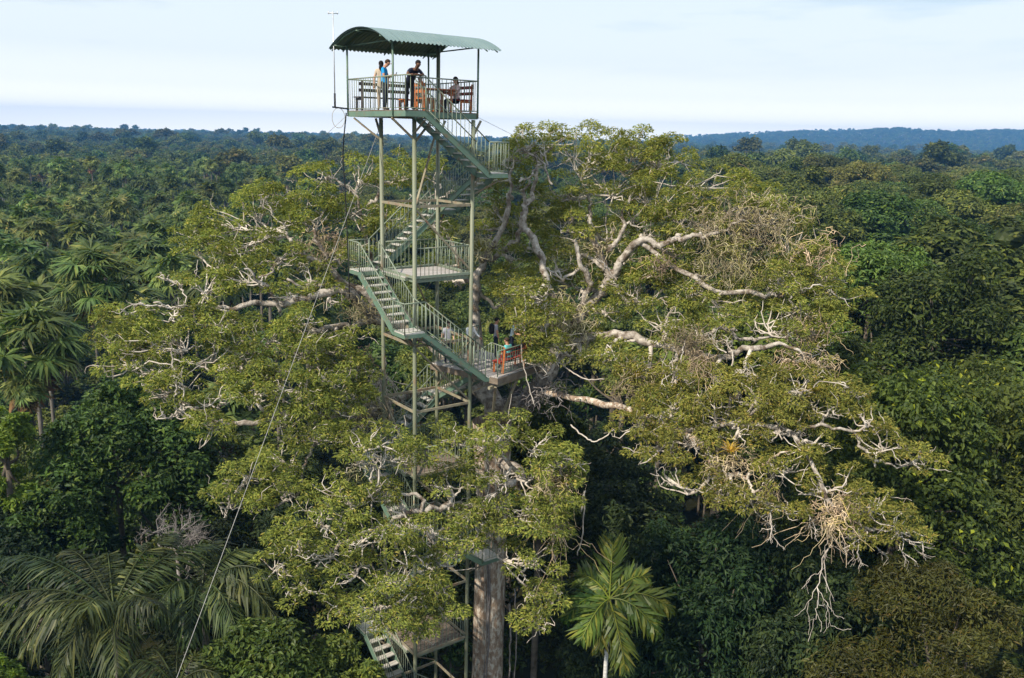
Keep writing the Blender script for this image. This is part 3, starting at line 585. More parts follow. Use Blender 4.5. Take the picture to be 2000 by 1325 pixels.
# crown: cushions of feathery leaves along the boughs (px, py, distance, radius in px)
BLOBS = [
 (1010, 300, 34.6, 40), (1060, 296, 34.8, 62), (1150, 300, 35.2, 66), (1235, 302, 35.2, 60), (1310, 322, 35, 60), (1385, 362, 34.4, 58), (1445, 392, 33.8, 62), (1510, 428, 33.2, 58), (1560, 478, 32.6, 52), (1600, 530, 32, 50), (1625, 585, 31.4, 46), (1610, 640, 31, 46), (1570, 690, 30.4, 40),
 (1100, 372, 34.2, 60), (1190, 375, 34.4, 66), (1290, 390, 34, 66), (1370, 440, 33.2, 58), (1330, 420, 33.6, 50), (1455, 500, 32, 50), (1520, 545, 31.4, 56), (1560, 610, 30.8, 54), (1500, 625, 30.4, 52), (1240, 425, 33.6, 40), (1110, 445, 33.6, 46), (1085, 520, 33.2, 40),
 (1290, 530, 32.8, 46), (1355, 570, 32.2, 54), (1420, 600, 31.4, 52), (1240, 575, 32.6, 52), (1180, 610, 32.8, 36), (1290, 630, 31.6, 54), (1370, 655, 30.8, 44), (1440, 640, 30.4, 44), (1230, 660, 31.4, 44), (1020, 560, 33.6, 52), (1030, 620, 33, 40), (1000, 500, 34, 34), (1185, 700, 31, 40), (1250, 730, 30, 46), (1320, 745, 29, 44),
 (1010, 430, 35.2, 40), (1090, 420, 34.8, 44), (1060, 480, 34.8, 40), (1130, 520, 34.2, 40), (1000, 570, 34.8, 40), (980, 480, 35.5, 36), (1090, 560, 34, 36), (960, 440, 35.6, 34), (1180, 530, 34.4, 40), (940, 380, 35.6, 34), (1230, 500, 34, 40), (1200, 450, 34.6, 40), (1020, 360, 35.2, 40), (1060, 640, 34, 30), (900, 560, 35.4, 34), (860, 520, 35.4, 34), (1035, 575, 30.4, 28), (1022, 625, 30.2, 24), (1040, 660, 30.1, 22), (1075, 610, 30.6, 26), (1070, 668, 30.4, 24), (1050, 700, 30, 16), (960, 960, 26.3, 32), (955, 1030, 26.2, 28), (975, 340, 35, 34), (965, 400, 35, 26), (1150, 560, 33.4, 34), (1070, 640, 33.2, 26), (1320, 480, 33, 44), (1395, 520, 32.4, 44), (1270, 460, 33.8, 36), (1150, 660, 32.4, 30),
 # low right boughs
 (1250, 830, 28.4, 48), (1310, 795, 28.6, 52), (1270, 890, 27.8, 50), (1345, 860, 27.8, 54), (1400, 795, 28.2, 50), (1470, 780, 28, 52), (1545, 770, 28, 50), (1600, 800, 27.6, 44), (1440, 850, 27.6, 44), (1520, 840, 27.3, 50), (1590, 865, 27, 48), (1540, 915, 26.8, 52), (1470, 980, 26.6, 44), (1420, 970, 26.8, 36), (1390, 945, 27, 30), (1520, 985, 26.5, 40),
 (1690, 820, 27, 38), (1730, 870, 26.6, 44), (1785, 895, 26.4, 36), (1640, 945, 26.4, 44), (1700, 990, 26.1, 46), (1755, 1030, 25.9, 42), (1660, 1045, 26, 34), (1580, 960, 26.5, 36), (1650, 760, 28, 30), (1300, 925, 27.6, 36), (1480, 730, 28.6, 34), (1560, 740, 28.6, 34), (1400, 740, 28.8, 30),
 # left upper layer behind the tower
 (640, 352, 34.6, 44), (700, 345, 35, 48), (780, 345, 35.2, 50), (860, 352, 35.2, 48), (920, 355, 35.2, 36), (575, 378, 34, 50), (505, 405, 33.4, 48), (430, 432, 32.8, 46), (385, 462, 32.2, 36), (540, 445, 32.8, 52), (610, 425, 33.6, 50), (690, 420, 34.2, 46), (470, 480, 31.8, 50), (405, 510, 31.2, 46), (780, 430, 34.6, 44), (700, 480, 34, 40), (840, 440, 34.6, 40), (660, 500, 33, 38),
 (540, 510, 31.4, 44), (470, 545, 30.2, 44), (395, 565, 29.8, 44), (600, 540, 31.4, 34), (560, 575, 30.4, 34), (640, 585, 31, 30), (345, 545, 30.4, 32),
 # left lobe, lower and nearer
 (300, 585, 29, 40), (245, 610, 28.8, 36), (330, 620, 28.6, 40), (225, 660, 28.4, 36), (280, 660, 28.2, 44), (350, 670, 28, 40), (230, 715, 28, 34), (290, 725, 27.8, 42), (420, 640, 28.6, 42), (470, 655, 28.6, 44), (410, 700, 28, 46), (355, 745, 27.6, 44), (470, 720, 28, 46), (530, 660, 28.8, 40), (590, 625, 29.6, 34), (540, 720, 28, 40), (590, 690, 28.6, 42), (640, 680, 29.4, 40), (680, 650, 30.4, 34), (430, 765, 27.4, 46), (500, 765, 27.5, 40), (345, 805, 27, 44), (410, 835, 26.8, 34), (570, 760, 27.6, 42), (640, 740, 28.4, 38), (690, 720, 29.4, 32), (560, 830, 27, 34), (620, 790, 27.8, 34), (660, 800, 28, 32), (620, 850, 27, 40), (670, 850, 27.4, 28), (690, 770, 29, 26), (320, 770, 27.2, 34),
 (540, 900, 26.3, 40), (480, 925, 26, 44), (445, 965, 25.8, 36), (560, 940, 26, 30), (500, 980, 25.7, 26),
 # front boughs
 (690, 900, 25.8, 46), (745, 865, 25.9, 46), (800, 890, 26, 38), (660, 960, 25.3, 48), (720, 965, 25.3, 44), (620, 1010, 24.9, 44), (570, 1060, 24.6, 42), (545, 1100, 24.5, 36), (640, 1080, 24.7, 50), (600, 1150, 24.5, 38), (710, 1050, 24.8, 50), (780, 1050, 25, 46), (690, 1120, 24.6, 44), (760, 1130, 24.8, 40), (840, 1040, 25.3, 44), (720, 1190, 24.6, 36), (660, 1190, 24.5, 26), (770, 1210, 24.7, 32), (880, 945, 26, 36), (880, 1100, 25.6, 36),
 (890, 865, 26.6, 34), (935, 865, 26.5, 46), (990, 850, 26.6, 44), (1045, 870, 26.6, 42), (1090, 900, 26.5, 36), (960, 930, 26.4, 52), (1030, 935, 26.4, 50), (1090, 965, 26.3, 36), (1020, 1010, 26.1, 54), (1080, 1030, 26.2, 38), (1015, 1085, 26, 40), (1050, 1100, 26.1, 44), (1070, 1165, 26, 34), (1030, 1165, 26, 32), (1045, 1215, 26, 24), (905, 1065, 25.7, 30), (915, 1010, 25.9, 34), (850, 1160, 25.4, 30), (850, 1105, 25.4, 34), (805, 1180, 24.9, 28), (820, 1225, 25, 24), (880, 1190, 25.4, 22),
]
skel_n0 = len(skel_p)
SP = np.array(skel_p); SR = np.array(skel_r)
pom_c, pom_r, pom_blob = [], [], []
wood = {}
region_of = lambda b: ('front' if b[2] < 26.9 and b[0] < 1130 else 'low_right' if (b[0] > 1230 and b[1] > 715) else 'right' if b[0] > 950 else 'left')
foli = {k_: Acc() for k_ in ('front', 'low_right', 'right', 'left')}
twig = {k_: Acc() for k_ in foli}
def leaf_pom(acc, c, R, out, dens=1.0):
    k = int(205 * dens * (R / .42) ** 2)
    d = rdir(KR, k); d[:, 2] = np.abs(d[:, 2]) * .95 - .22 + d[:, 2] * .05; d = d + out * .25
    d /= np.linalg.norm(d, axis=1, keepdims=True)
    rr = R * KR.uniform(.25, 1.0, k) ** .45
    p = c + d * rr[:, None] * np.array([1, 1, .72])
    t = d * .9 + rdir(KR, k) * .75; n = d * .35 + np.array([0, 0, .75]) + rdir(KR, k) * .75
    V, Fq = kites(p, n, t, KR.uniform(.07, .19, k), KR.uniform(.028, .065, k), .1, .22); acc.add(V, Fq)
for b in BLOBS:
    rg = region_of(b); c = P(*b[:3]); R = b[3] * np.linalg.norm(c - CAMP) / FOCAL
    # bough from the nearest limb
    dd = np.linalg.norm(SP - c, axis=1) + .4 * np.abs(SP[:, 2] - c[2]); j = int(dd.argmin()); s0 = SP[j]
    e = c + np.array([0, 0, -.15 * R]); m = (s0 + e) / 2 + KR.normal(0, .18, 3) * min(1.5, dd[j]) - np.array([0, 0, .08 * dd[j]])
    q = wob(smooth_path([s0, m, e], 5), .04); r0 = min(.09, SR[j] * .75)
    a_tube(twig[rg], q, np.linspace(r0, max(.03, r0 * .5), len(q)), 6)
    # a pale branch that runs on through the cushion and forks towards its rim
    for jf in range(int(KR.random() < .75)):
        dv = np.array([KR.normal(0, .8), -KR.uniform(.2, 1.0), KR.normal(.15, .4)]); dv /= np.linalg.norm(dv); st = q[len(q) // 2 + KR.integers(0, 2)]
        f1 = c + dv * R * KR.uniform(.85, 1.1) * np.array([1.1, 1, .8]); fm = (st + f1) / 2 + KR.normal(0, .15, 3); fq = wob(smooth_path([st, fm, f1], 5), .035); fr_ = KR.uniform(.026, .05)
        a_tube(twig[rg], fq, np.linspace(fr_, fr_ * .35, len(fq)), 5, cap=False)
        for jg in range(3):
            s2 = fq[KR.integers(3, len(fq) - 1)]; d2 = dv + KR.normal(0, .7, 3); d2 /= np.linalg.norm(d2); e2 = s2 + d2 * R * KR.uniform(.3, .6); a_tube(twig[rg], wob(smooth_path([s2, (s2 + e2) / 2 + KR.normal(0, .07, 3), e2], 3), .02), np.linspace(fr_ * .5, .008, 7), 4, cap=False)
    npm = int(np.clip(15.5 * (R / 1.0) ** 1.75, 9, 46))
    for i in range(npm):
        h = 1 - 1.55 * (i + .5) / npm; th = i * 2.39996 + KR.uniform(-.5, .5); h = np.clip(h + KR.normal(0, .1), -.62, 1)
        o_ = np.array([math.cos(th) * math.sqrt(1 - h * h), math.sin(th) * math.sqrt(1 - h * h), h])
        pc = c + o_ * R * KR.uniform(.72, 1.14) * np.array([1.08, 1.08, .74])
        pr = KR.uniform(.2, .5) * (1.05 if R > .9 else .9)
        gap = gapnoise(pc[None], 1.25)[0] < -.40
        if gap and KR.random() < .8: continue
        if KR.random() < .95: leaf_pom(foli[rg], pc, pr, o_)
        # twig towards it
        bq = q[KR.integers(len(q) // 2, len(q))]; m = (bq + pc) / 2 + KR.normal(0, .16, 3) - np.array([0, 0, .1])
        tq = wob(smooth_path([bq, m, pc + o_ * .06], 3), .035); a_tube(twig[rg], tq, np.linspace(.03, .011, len(tq)), 4, cap=False)
        if KR.random() < .40:       # bare pale twig poking through
            st = tq[KR.integers(2, len(tq) - 1)]; dv = o_ * .5 + rdir(KR, 1)[0]; dv /= np.linalg.norm(dv); ln = KR.uniform(.35, .95)
            tq2 = wob(smooth_path([st, st + dv * ln * .55 + KR.normal(0, .1, 3), st + dv * ln + np.array([0, 0, KR.uniform(-.15, .25)])], 3), .03)
            a_tube(twig[rg], tq2, np.linspace(.016, .007, len(tq2)), 4, cap=False)
for rg in foli:
    nm = {'front': 'olive foliage of the low boughs in front of the tower', 'low_right': 'olive foliage of the low spreading bough', 'right': 'olive foliage of the high dome of the crown', 'left': 'olive foliage of the boughs behind and beside the stairs'}[rg]
    part('crown', foli[rg], 'kapok_leaf', kapok, False, None, nm)
    part('twigs', twig[rg], 'twig', kapok, True, 'stuff')
# bare, pale dead twig fans
def twig_fan(px, py, Y, n, ln, dirpx, spread=.7, m='twig', r=.03):
    """dead branch fan: from a point, n crooked twigs in about the direction dirpx (image right, image down)"""
    a = Acc(); c = P(px, py, Y); base = _r * dirpx[0] - _u * dirpx[1]; base = base / np.linalg.norm(base)
    def grow(p, d, l_, rad, lev):
        q = wob(smooth_path([p, p + d * l_ * .5 + KR.normal(0, .09 * l_, 3), p + d * l_ + KR.normal(0, .1 * l_, 3)], 4), .025 * l_); a_tube(a, q, np.linspace(rad, max(.006, rad * .45), len(q)), 5 if lev == 0 else 4, cap=False)
        if lev < 2:
            for jn in range(KR.integers(2, 5)):
                s_ = q[KR.integers(3, len(q))]; d2 = d + KR.normal(0, .65, 3); grow(s_, d2 / np.linalg.norm(d2), l_ * KR.uniform(.4, .7), rad * .55, lev + 1)
    for i in range(max(2, n // 3)):
        d = base + KR.normal(0, spread * .6, 3) * [1, .7, 1]; d /= np.linalg.norm(d); grow(c + KR.normal(0, .25, 3), d, ln * KR.uniform(.6, 1.0), r, 0)
    part('dead_twigs', a, m, kapok, True, 'stuff')
for t_ in [(1612, 1000, 26, 4, 1.1, (.1, 1), .6, 'twig', .022), (1612, 1060, 26, 4, 1.8, (-.05, 1), .2, 'twig', .022), (1690, 1035, 25.9, 4, 1.0, (.6, .9), .6, 'twig', .022), (1735, 1045, 25.8, 3, .9, (1, .5), .6, 'twig', .02), (1500, 1000, 26.5, 6, 1.0, (0, 1), .3), (1100, 905, 26.3, 6, .7, (.6, .2)),
           (1352, 700, 29.4, 6, 1.4, (.1, 1), .35), (735, 935, 25.2, 6, .8, (.1, -.6), .9, 'twig', .035), (800, 1000, 25.3, 6, .8, (-.4, -.4), .8, 'twig', .035), (345, 765, 27, 6, .8, (.3, -.5)), (395, 800, 26.8, 5, .7, (-.8, -.3)),
           (690, 570, 32.5, 6, 1.0, (-.6, -.6)), (740, 700, 31.5, 8, 1.5, (-.1, 1), .3), (700, 800, 29.4, 6, 1.0, (.2, .8), .4), (1200, 560, 32.6, 4, .9, (-.5, -.8)), (560, 462, 32, 4, .9, (-.7, -.5)), (1055, 320, 32.3, 5, .9, (.1, -.7)), (1430, 690, 29.4, 4, .9, (-.3, -.8))]:
    twig_fan(*t_)
# straw-coloured tangles of vines and hanging roots
def tangle(px, py, Y, wpx, n, ln, m='straw', r=.012, drop=1.0):
    a = Acc(); c = P(px, py, Y); sc = np.linalg.norm(c - CAMP) / FOCAL
    for i in range(int(n * .6)):
        s_ = c + _r * KR.normal(0, wpx * .42) * sc + np.array([0, KR.normal(0, .35), KR.normal(0, wpx * .28 * sc)])
        l_ = ln * KR.uniform(.3, 1.2); d = np.array([KR.normal(0, .5), KR.normal(0, .35), -drop * KR.uniform(.3, 1.1)])
        q = wob(smooth_path([s_, s_ + d * l_ * .5 + KR.normal(0, .18, 3), s_ + d * l_ + KR.normal(0, .2, 3)], 4), .05); a_tube(a, q, np.linspace(r * 1.3, r * .5, len(q)), 3, cap=False)
    part('hanging_vines', a, m, kapok, True, 'stuff')
for t_ in [(1455, 440, 31.6, 120, 420, .8), (1430, 500, 31.2, 90, 260, .9), (1510, 430, 32, 70, 130, .8), (1350, 660, 29.8, 50, 190, .9), (1365, 700, 29.3, 34, 90, 1.2), (1560, 640, 30, 60, 110, .8), (1600, 490, 31.6, 70, 110, .7), (1090, 600, 32, 50, 170, .6), (1120, 640, 32, 60, 150, .6), (1240, 735, 29.4, 50, 120, .7), (1430, 895, 27, 46, 140, .6), (1640, 985, 26.1, 40, 110, .7), (1612, 1010, 26, 22, 70, 1.4), (1500, 950, 26.6, 20, 60, 1.3, 'straw', .012, 1.4),
           (745, 740, 31.4, 50, 90, 1.6, 'twig', .016, 1.5), (715, 800, 30.4, 46, 150, .8), (700, 700, 30.6, 40, 80, 1.2), (700, 600, 31.2, 50, 110, .6), (930, 480, 33.8, 40, 110, .6), (1080, 930, 26.2, 40, 110, .8, 'straw', .012, 1.4), (1085, 1010, 26.3, 26, 60, 1.6, 'straw', .014, 1.6), (600, 660, 29.6, 60, 110, .6), (640, 470, 32.6, 60, 110, .7), (1170, 480, 33, 50, 60, .7), (1290, 510, 32, 40, 70, .9), (1610, 700, 29.8, 40, 60, .7), (1540, 700, 29.2, 40, 60, .7), (700, 900, 25.6, 60, 40, .5), (1050, 760, 31, 60, 120, .8, 'grey_twig', .02)]:
    tangle(*t_)
# long free-hanging lianas
def liana(pts, r=.02, m='twig'):
    a = Acc(); q = wob(smooth_path([P(*p) for p in pts], 6), .014); a_tube(a, q, np.linspace(r, r * .75, len(q)), 5); part('liana', a, m, kapok, True)
liana([(1023, 560, 30.2), (1027, 620, 30), (1018, 680, 30), (1028, 740, 30), (1045, 795, 29.8)], .022); liana([(1026, 605, 30), (1012, 622, 29.9), (1006, 600, 29.8)], .02)
liana([(1135, 1000, 28), (1142, 960, 28), (1138, 1040, 28), (1128, 1085, 28)], .03); liana([(1088, 705, 31.4), (1110, 722, 30.6), (1145, 740, 30), (1180, 741, 29.8)], .03)
liana([(1115, 830, 29.5), (1140, 852, 29), (1165, 862, 28.8), (1200, 840, 28.6)], .03); liana([(1070, 930, 26.6), (1076, 1000, 26.6), (1082, 1080, 26.8), (1092, 1140, 27)], .025, 'grey_twig')
for q_ in range(3):
    tz0 = 8 + KR.uniform(0, 3); ph = KR.uniform(-2.6, -.5); zz = np.linspace(tz0, 25, 14); aa_ = ph + np.cumsum(KR.normal(.02, .09, 14)); a = Acc(); a_tube(a, np.stack([tb[0] + .05 + .67 * np.cos(aa_), tb[1] + .67 * np.sin(aa_), zz], -1), .022 + .02 * KR.random(), 5); part('liana', a, 'trunk_bark' if q_ % 2 else 'grey_twig', kapok, True)
liana([(995, 1180, 31), (997, 1250, 31), (994, 1330, 31)], .04, 'grey_twig'); liana([(1005, 1150, 31.4), (1009, 1240, 31.4), (1004, 1340, 31.4)], .03, 'grey_twig')

# ------------------------------------------------------------------ palms
FR = np.random.default_rng(5)
def frond(a, base, tip, arch, nl=46, ll=.75, lw=.05, hang=.5, side_up=.25, mi=0, start=.14, rm=1, rr=.03, face=None):
    """feather frond: arched rachis with two ranks of leaflets; mi leaflet material, rm rachis material"""
    base, tip = np.asarray(base, float), np.asarray(tip, float); m = (base + tip) / 2 + np.array([0, 0, arch * 1.6])
    t = np.linspace(0, 1, 15)[:, None]; c = (1 - t) ** 2 * base + 2 * t * (1 - t) * m + t * t * tip
    a_tube(a, c, np.linspace(rr, .008, 15), 5, rm)
    s = np.linspace(start, .995, nl); s = np.repeat(s, 2); sg = np.tile([1., -1.], nl); tt = s[:, None]
    p = (1 - tt) ** 2 * base + 2 * tt * (1 - tt) * m + tt * tt * tip
    d = 2 * (1 - tt) * (m - base) + 2 * tt * (tip - m); d /= np.linalg.norm(d, axis=1, keepdims=True)
    up = np.array([0, 0, 1.]) if face is None else np.asarray(face, float)
    sd = np.cross(d, up); sd /= np.linalg.norm(sd, axis=1, keepdims=True) + 1e-6; nn = np.cross(sd, d)
    pr = np.sin(np.clip((s - start) / (1 - start), 0, 1) * math.pi * .86 + .28) ** .7
    k = len(s); dirv = sd * sg[:, None] * .8 + d * (.45 + .5 * s[:, None]) + nn * side_up + np.array([0, 0, -hang]) * FR.uniform(.6, 1.4, k)[:, None] + FR.normal(0, .1, (k, 3))
    nrm = nn + sd * sg[:, None] * .5 + FR.normal(0, .2, (k, 3))
    V, Fq = kites(p, nrm, dirv, ll * pr * FR.uniform(.85, 1.15, k), lw * FR.uniform(.8, 1.2, k), .1, .16 + hang * .25); a.add(V, Fq, mi)
def fan_leaf(a, base, hub, nrm, r=1.25, nb=22, mi=0, rm=1, bw=.22):
    base, hub, nrm = (np.asarray(q, float) for q in (base, hub, nrm)); nrm = nrm / np.linalg.norm(nrm)
    a_tube(a, smooth_path([base, (base + hub) / 2 + np.array([0, 0, .12]), hub], 3), .028, 4, rm, False)
    ax = hub - base; ax = ax - nrm * (ax @ nrm); ax /= np.linalg.norm(ax); sy = np.cross(nrm, ax)
    an = np.linspace(-2.5, 2.5, nb) + FR.normal(0, .05, nb)
    d = np.cos(an)[:, None] * ax + np.sin(an)[:, None] * sy + np.array([0, 0, -.18]) 
    n2 = nrm + FR.normal(0, .25, (nb, 3)); V, Fq = kites(np.repeat(hub[None], nb, 0), n2, d, r * FR.uniform(.82, 1.1, nb) * (1 - .12 * np.abs(an) / 2.5), np.full(nb, bw) * r, .12, .3); a.add(V, Fq, mi)
def fan_crown_leaves(seed, n=17, dead=5, scale=1.0, nb=24, bw=.22):
    """list of (kind, Acc) leaves around the origin (crown base)"""
    g = np.random.default_rng(seed); out = []
    for i in range(n):
        th = i * 2.39996 + g.uniform(-.2, .2); el = math.radians(84 - 118 * (i / (n - 1)) ** .85 + g.uniform(-8, 8))
        h = np.array([math.cos(th) * math.cos(el), math.sin(th) * math.cos(el), math.sin(el)]); L_ = g.uniform(1.0, 1.55) * scale
        hub = h * L_ + np.array([0, 0, .25]); side = np.array([h[0], h[1], 0]); 
        nrm = np.array([0, 0, 1.0]) * (.35 + math.cos(el) * .5) - side * (.75 * math.sin(max(el, 0)) - .45 * math.cos(el)) + g.normal(0, .15, 3)
        a = Acc(); fan_leaf(a, h * .1, hub, nrm, g.uniform(.95, 1.25) * scale, nb, 0, 1, bw); out.append(('frond', a))
    for i in range(dead):
        th = g.uniform(0, 6.28); h = np.array([math.cos(th) * .35, math.sin(th) * .35, -.9]); a = Acc()
        fan_leaf(a, h * .1, h * g.uniform(.9, 1.4) * scale, np.array([h[0], h[1], .2]) * 3, g.uniform(.9, 1.2) * scale, 12); out.append(('dead_frond', a))
    return out
def palm_trunk(H, r, m, parent, bend=0, rings=True):
    a = Acc(); zs = np.linspace(0, H, 14); a_tube(a, [(bend * math.sin(z / H * 2), 0, z) for z in zs], np.linspace(r * 1.15, r * .85, 14), 9); return part('trunk', a, m, parent, True)

# coarse depth buffer: keeps only the forest plants the view can show
BW, BH = 500, 332
zbuf = np.full((BH, BW), 1e9)
def splat(c, R, Rz=None, commit=True, shrink=.85):
    q = proj(np.asarray(c)); 
    if q[2] < 3: return 0
    rx = R * FOCAL / q[2] / 4; ry = (Rz or R) * FOCAL / q[2] / 4; cx, cy_ = q[0] / 4, q[1] / 4
    x0, x1, y0, y1 = int(max(0, cx - rx)), int(min(BW - 1, cx + rx)), int(max(0, cy_ - ry)), int(min(BH - 1, cy_ + ry))
    if x1 < x0 or y1 < y0: return 0
    X, Y_ = np.meshgrid(np.arange(x0, x1 + 1), np.arange(y0, y1 + 1))
    e = ((X - cx) / max(rx, .6)) ** 2 + ((Y_ - cy_) / max(ry, .6)) ** 2; sub = zbuf[y0:y1 + 1, x0:x1 + 1]; dist = q[2]
    vis = int(((e < .95) & (sub > dist - R * .3)).sum())
    if commit: sub[:] = np.where((e < shrink) & (sub > dist), dist, sub)
    return vis
for b in BLOBS:
    c = P(*b[:3]); splat(c, b[3] * np.linalg.norm(c - CAMP) / FOCAL * .8, None, True, .6)

# ------------------------------------------------------------------ forest trees that stand close by, one by one
NR = np.random.default_rng(21)
def near_tree(name, label, px, py_top, Y, R, H, mt, ll, lw, n, nl=22, hang=0.0, squash=.85, up=.6, inner=.3, cat='tree', zmin=-.75, rl=(.24, .42), trunk_r=.15, ext=None):
    top = P(px, py_top, Y); base = np.array([top[0], top[1], 0.0]); o = empty(name, base); tag(o, label, cat)
    lob = dome_lobes(NR, R, H, nl, rl, 1.0, top[2] - H)
    lob += [(math.cos(q) * R * .62, math.sin(q) * R * .62, top[2] - H * 1.12 + NR.uniform(-.6, .6), R * NR.uniform(.3, .4)) for q in np.linspace(0, 5.4, 7)]
    if H > 8: lob += dome_lobes(NR, R * .98, H * .75, nl // 2, rl, 1.0, top[2] - H * 1.05)[1:]
    if ext: lob += [(x, y, top[2] + z, r) for x, y, z, r in ext]
    mz = max(l[2] + l[3] * squash for l in lob); lob = [(l[0], l[1], l[2] - (mz - top[2]), l[3]) for l in lob]
    # smaller billows over each lobe give the crown its uneven outline
    bil = []
    for l in lob:
        for q in range(7):
            d = rdir(NR, 1)[0]; d[2] = abs(d[2]) * .8 + .05 * d[2]; f_ = NR.uniform(.65, 1.12); bil.append((l[0] + d[0] * l[3] * f_, l[1] + d[1] * l[3] * f_, l[2] + d[2] * l[3] * f_ * squash, l[3] * NR.uniform(.16, .42)))
    a = Acc(); lobes_leaves(NR, a, lob, int(n * .5), ll, lw, up, .75, zmin, inner, .14, squash, hang); lobes_leaves(NR, a, bil, int(n * .75), ll, lw, up, .75, zmin, inner, .14, .9, hang)
    w_ = Acc(); tree_wood(w_, NR, -.2, top[2] - H * .6, trunk_r, [lob[i] for i in range(0, len(lob), 2)])
    for A_ in (a, w_): A_.V = [v + base for v in A_.V]
    part('trunk', w_, 'forest_bark', o, True); part('crown', a, mt, o)
    for l in lob: splat(base + np.array(l[:3]), l[3], None, True, .8)
    return o
near_tree('broadleaf_tree', 'big round dark broadleaf tree between the fan palms and the feather palms', 215, 755, 37, 4.7, 7.5, 'dark_leaf', .27, .13, 42000, 26)
near_tree('broadleaf_tree', 'dense dark tree draped with lianas standing beyond the vine-covered trees', 1850, 485, 50, 4.1, 8.5, 'dark_leaf', .32, .15, 26000, 22, .5)
near_tree('broadleaf_tree', 'bright mid green bushy tree directly behind the kapok crown edge', 1712, 478, 57, 4.6, 7, 'mid_leaf', .32, .14, 22000, 22)
near_tree('broadleaf_tree', 'vine-covered tree with scattered lime leaves beside the low kapok bough', 1790, 690, 31.5, 3.9, 10, 'vine_leaf', .23, .12, 44000, 30, .9, 1.0, .4)
near_tree('broadleaf_tree', 'tall vine curtain tree cut by the edge of the picture', 1975, 715, 33, 3.4, 11, 'vine_leaf', .23, .12, 34000, 26, .9, 1.0, .4)
near_tree('broadleaf_tree', 'vine-wrapped tree squeezed between the kapok and the liana-draped tree', 1665, 668, 38, 3.2, 9, 'vine_leaf', .25, .12, 22000, 20, .6)
near_tree('broadleaf_tree', 'olive small-leaved tree crown low in the bottom corner', 1850, 1130, 25, 3.1, 5.5, 'olive_leaf', .19, .06, 46000, 17, -.5, .8, .3, rl=(.2, .46))
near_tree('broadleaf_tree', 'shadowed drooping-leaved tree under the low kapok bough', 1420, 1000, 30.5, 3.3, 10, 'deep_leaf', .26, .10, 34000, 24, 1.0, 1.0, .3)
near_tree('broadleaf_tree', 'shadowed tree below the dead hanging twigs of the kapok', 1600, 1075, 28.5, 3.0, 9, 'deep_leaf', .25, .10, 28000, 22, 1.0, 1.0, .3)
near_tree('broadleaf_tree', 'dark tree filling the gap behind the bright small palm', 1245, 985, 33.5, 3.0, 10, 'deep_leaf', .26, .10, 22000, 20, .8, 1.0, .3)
near_tree('broadleaf_tree', 'fresh green low tree crown at the foot of the tower', 500, 1235, 24.5, 2.3, 4, 'mid_leaf', .2, .1, 20000, 20)
near_tree('broadleaf_tree', 'small green crown beside the lowest stair flight', 655, 1262, 25.5, 1.7, 4, 'mid_leaf', .2, .1, 12000, 14)
near_tree('broadleaf_tree', 'lime green shrub-like crown at the edge below the nearest fan palm', 0, 790, 34, 1.2, 4, 'lime_leaf', .22, .11, 9000, 12)
near_tree('broadleaf_tree', 'lime green sprig of a crown in the bottom corner under the feather palms', -8, 1270, 24, 1.1, 4, 'lime_leaf', .18, .09, 6000, 10)
near_tree('broadleaf_tree', 'glossy dark shrub tree with a few yellow leaves below the tree platform', 1062, 775, 33.6, 1.7, 5.5, 'vine_leaf', .24, .13, 15000, 14)
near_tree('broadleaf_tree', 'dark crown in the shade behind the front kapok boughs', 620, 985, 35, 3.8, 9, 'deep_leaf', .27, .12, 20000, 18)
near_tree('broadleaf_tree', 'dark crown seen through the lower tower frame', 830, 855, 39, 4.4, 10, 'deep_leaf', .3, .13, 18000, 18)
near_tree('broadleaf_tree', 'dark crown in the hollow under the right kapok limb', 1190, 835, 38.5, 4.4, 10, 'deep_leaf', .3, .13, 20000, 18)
near_tree('broadleaf_tree', 'deep green crown behind the left kapok boughs', 470, 840, 40, 4.6, 10, 'dark_leaf', .3, .14, 22000, 20)
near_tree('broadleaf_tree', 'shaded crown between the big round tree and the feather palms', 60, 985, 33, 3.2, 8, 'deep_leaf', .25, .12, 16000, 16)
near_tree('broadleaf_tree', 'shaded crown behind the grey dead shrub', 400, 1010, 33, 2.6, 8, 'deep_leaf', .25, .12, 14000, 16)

# feather palms at the bottom edge
def feather_palm(name, label, px, py, Y, tips, mt, ll, lw, nl, hang, trunk_r, bark, rmat='feather_palm', arch=.8, face=None, rr=.035):
    c = P(px, py, Y); o = empty(name, (c[0], c[1], 0)); tag(o, label, 'palm')
    a = Acc(); zs = np.linspace(-.1, c[2] - .05, 12); a_tube(a, [(c[0], c[1], z) for z in zs], np.linspace(trunk_r * 1.2, trunk_r * .8, 12), 10); part('trunk', a, bark, o, True)
    for t_ in tips:
        tip = P(t_[0], t_[1], t_[2]); a = Acc(); frond(a, c, tip, t_[3] if len(t_) > 3 else arch, nl, ll, lw, t_[4] if len(t_) > 4 else hang, .25, 0, .1, 1, rr, face)
        part('frond', a, [mt, rmat], o)
    splat(c, 2.0); return o
feather_palm('feather_palm', 'large dark feather palm with sweeping fronds in the lower left corner', 222, 1190, 26, [
    (10, 1090, 28, .9), (-40, 1190, 26, .9), (30, 1290, 24.3, 1.1), (110, 1330, 23.4, 1.0), (228, 1310, 23.3, .6), (125, 1075, 29, .8), (345, 1042, 29.5, .9), (300, 1180, 24.3, .5), (170, 1190, 24.2, .5), (440, 1070, 29.5, 1.1), (-60, 1280, 24.6, 1.2), (210, 1080, 29.8, .7)],
    'feather_palm', 1.35, .075, 72, .85, .16, 'palm_bark')
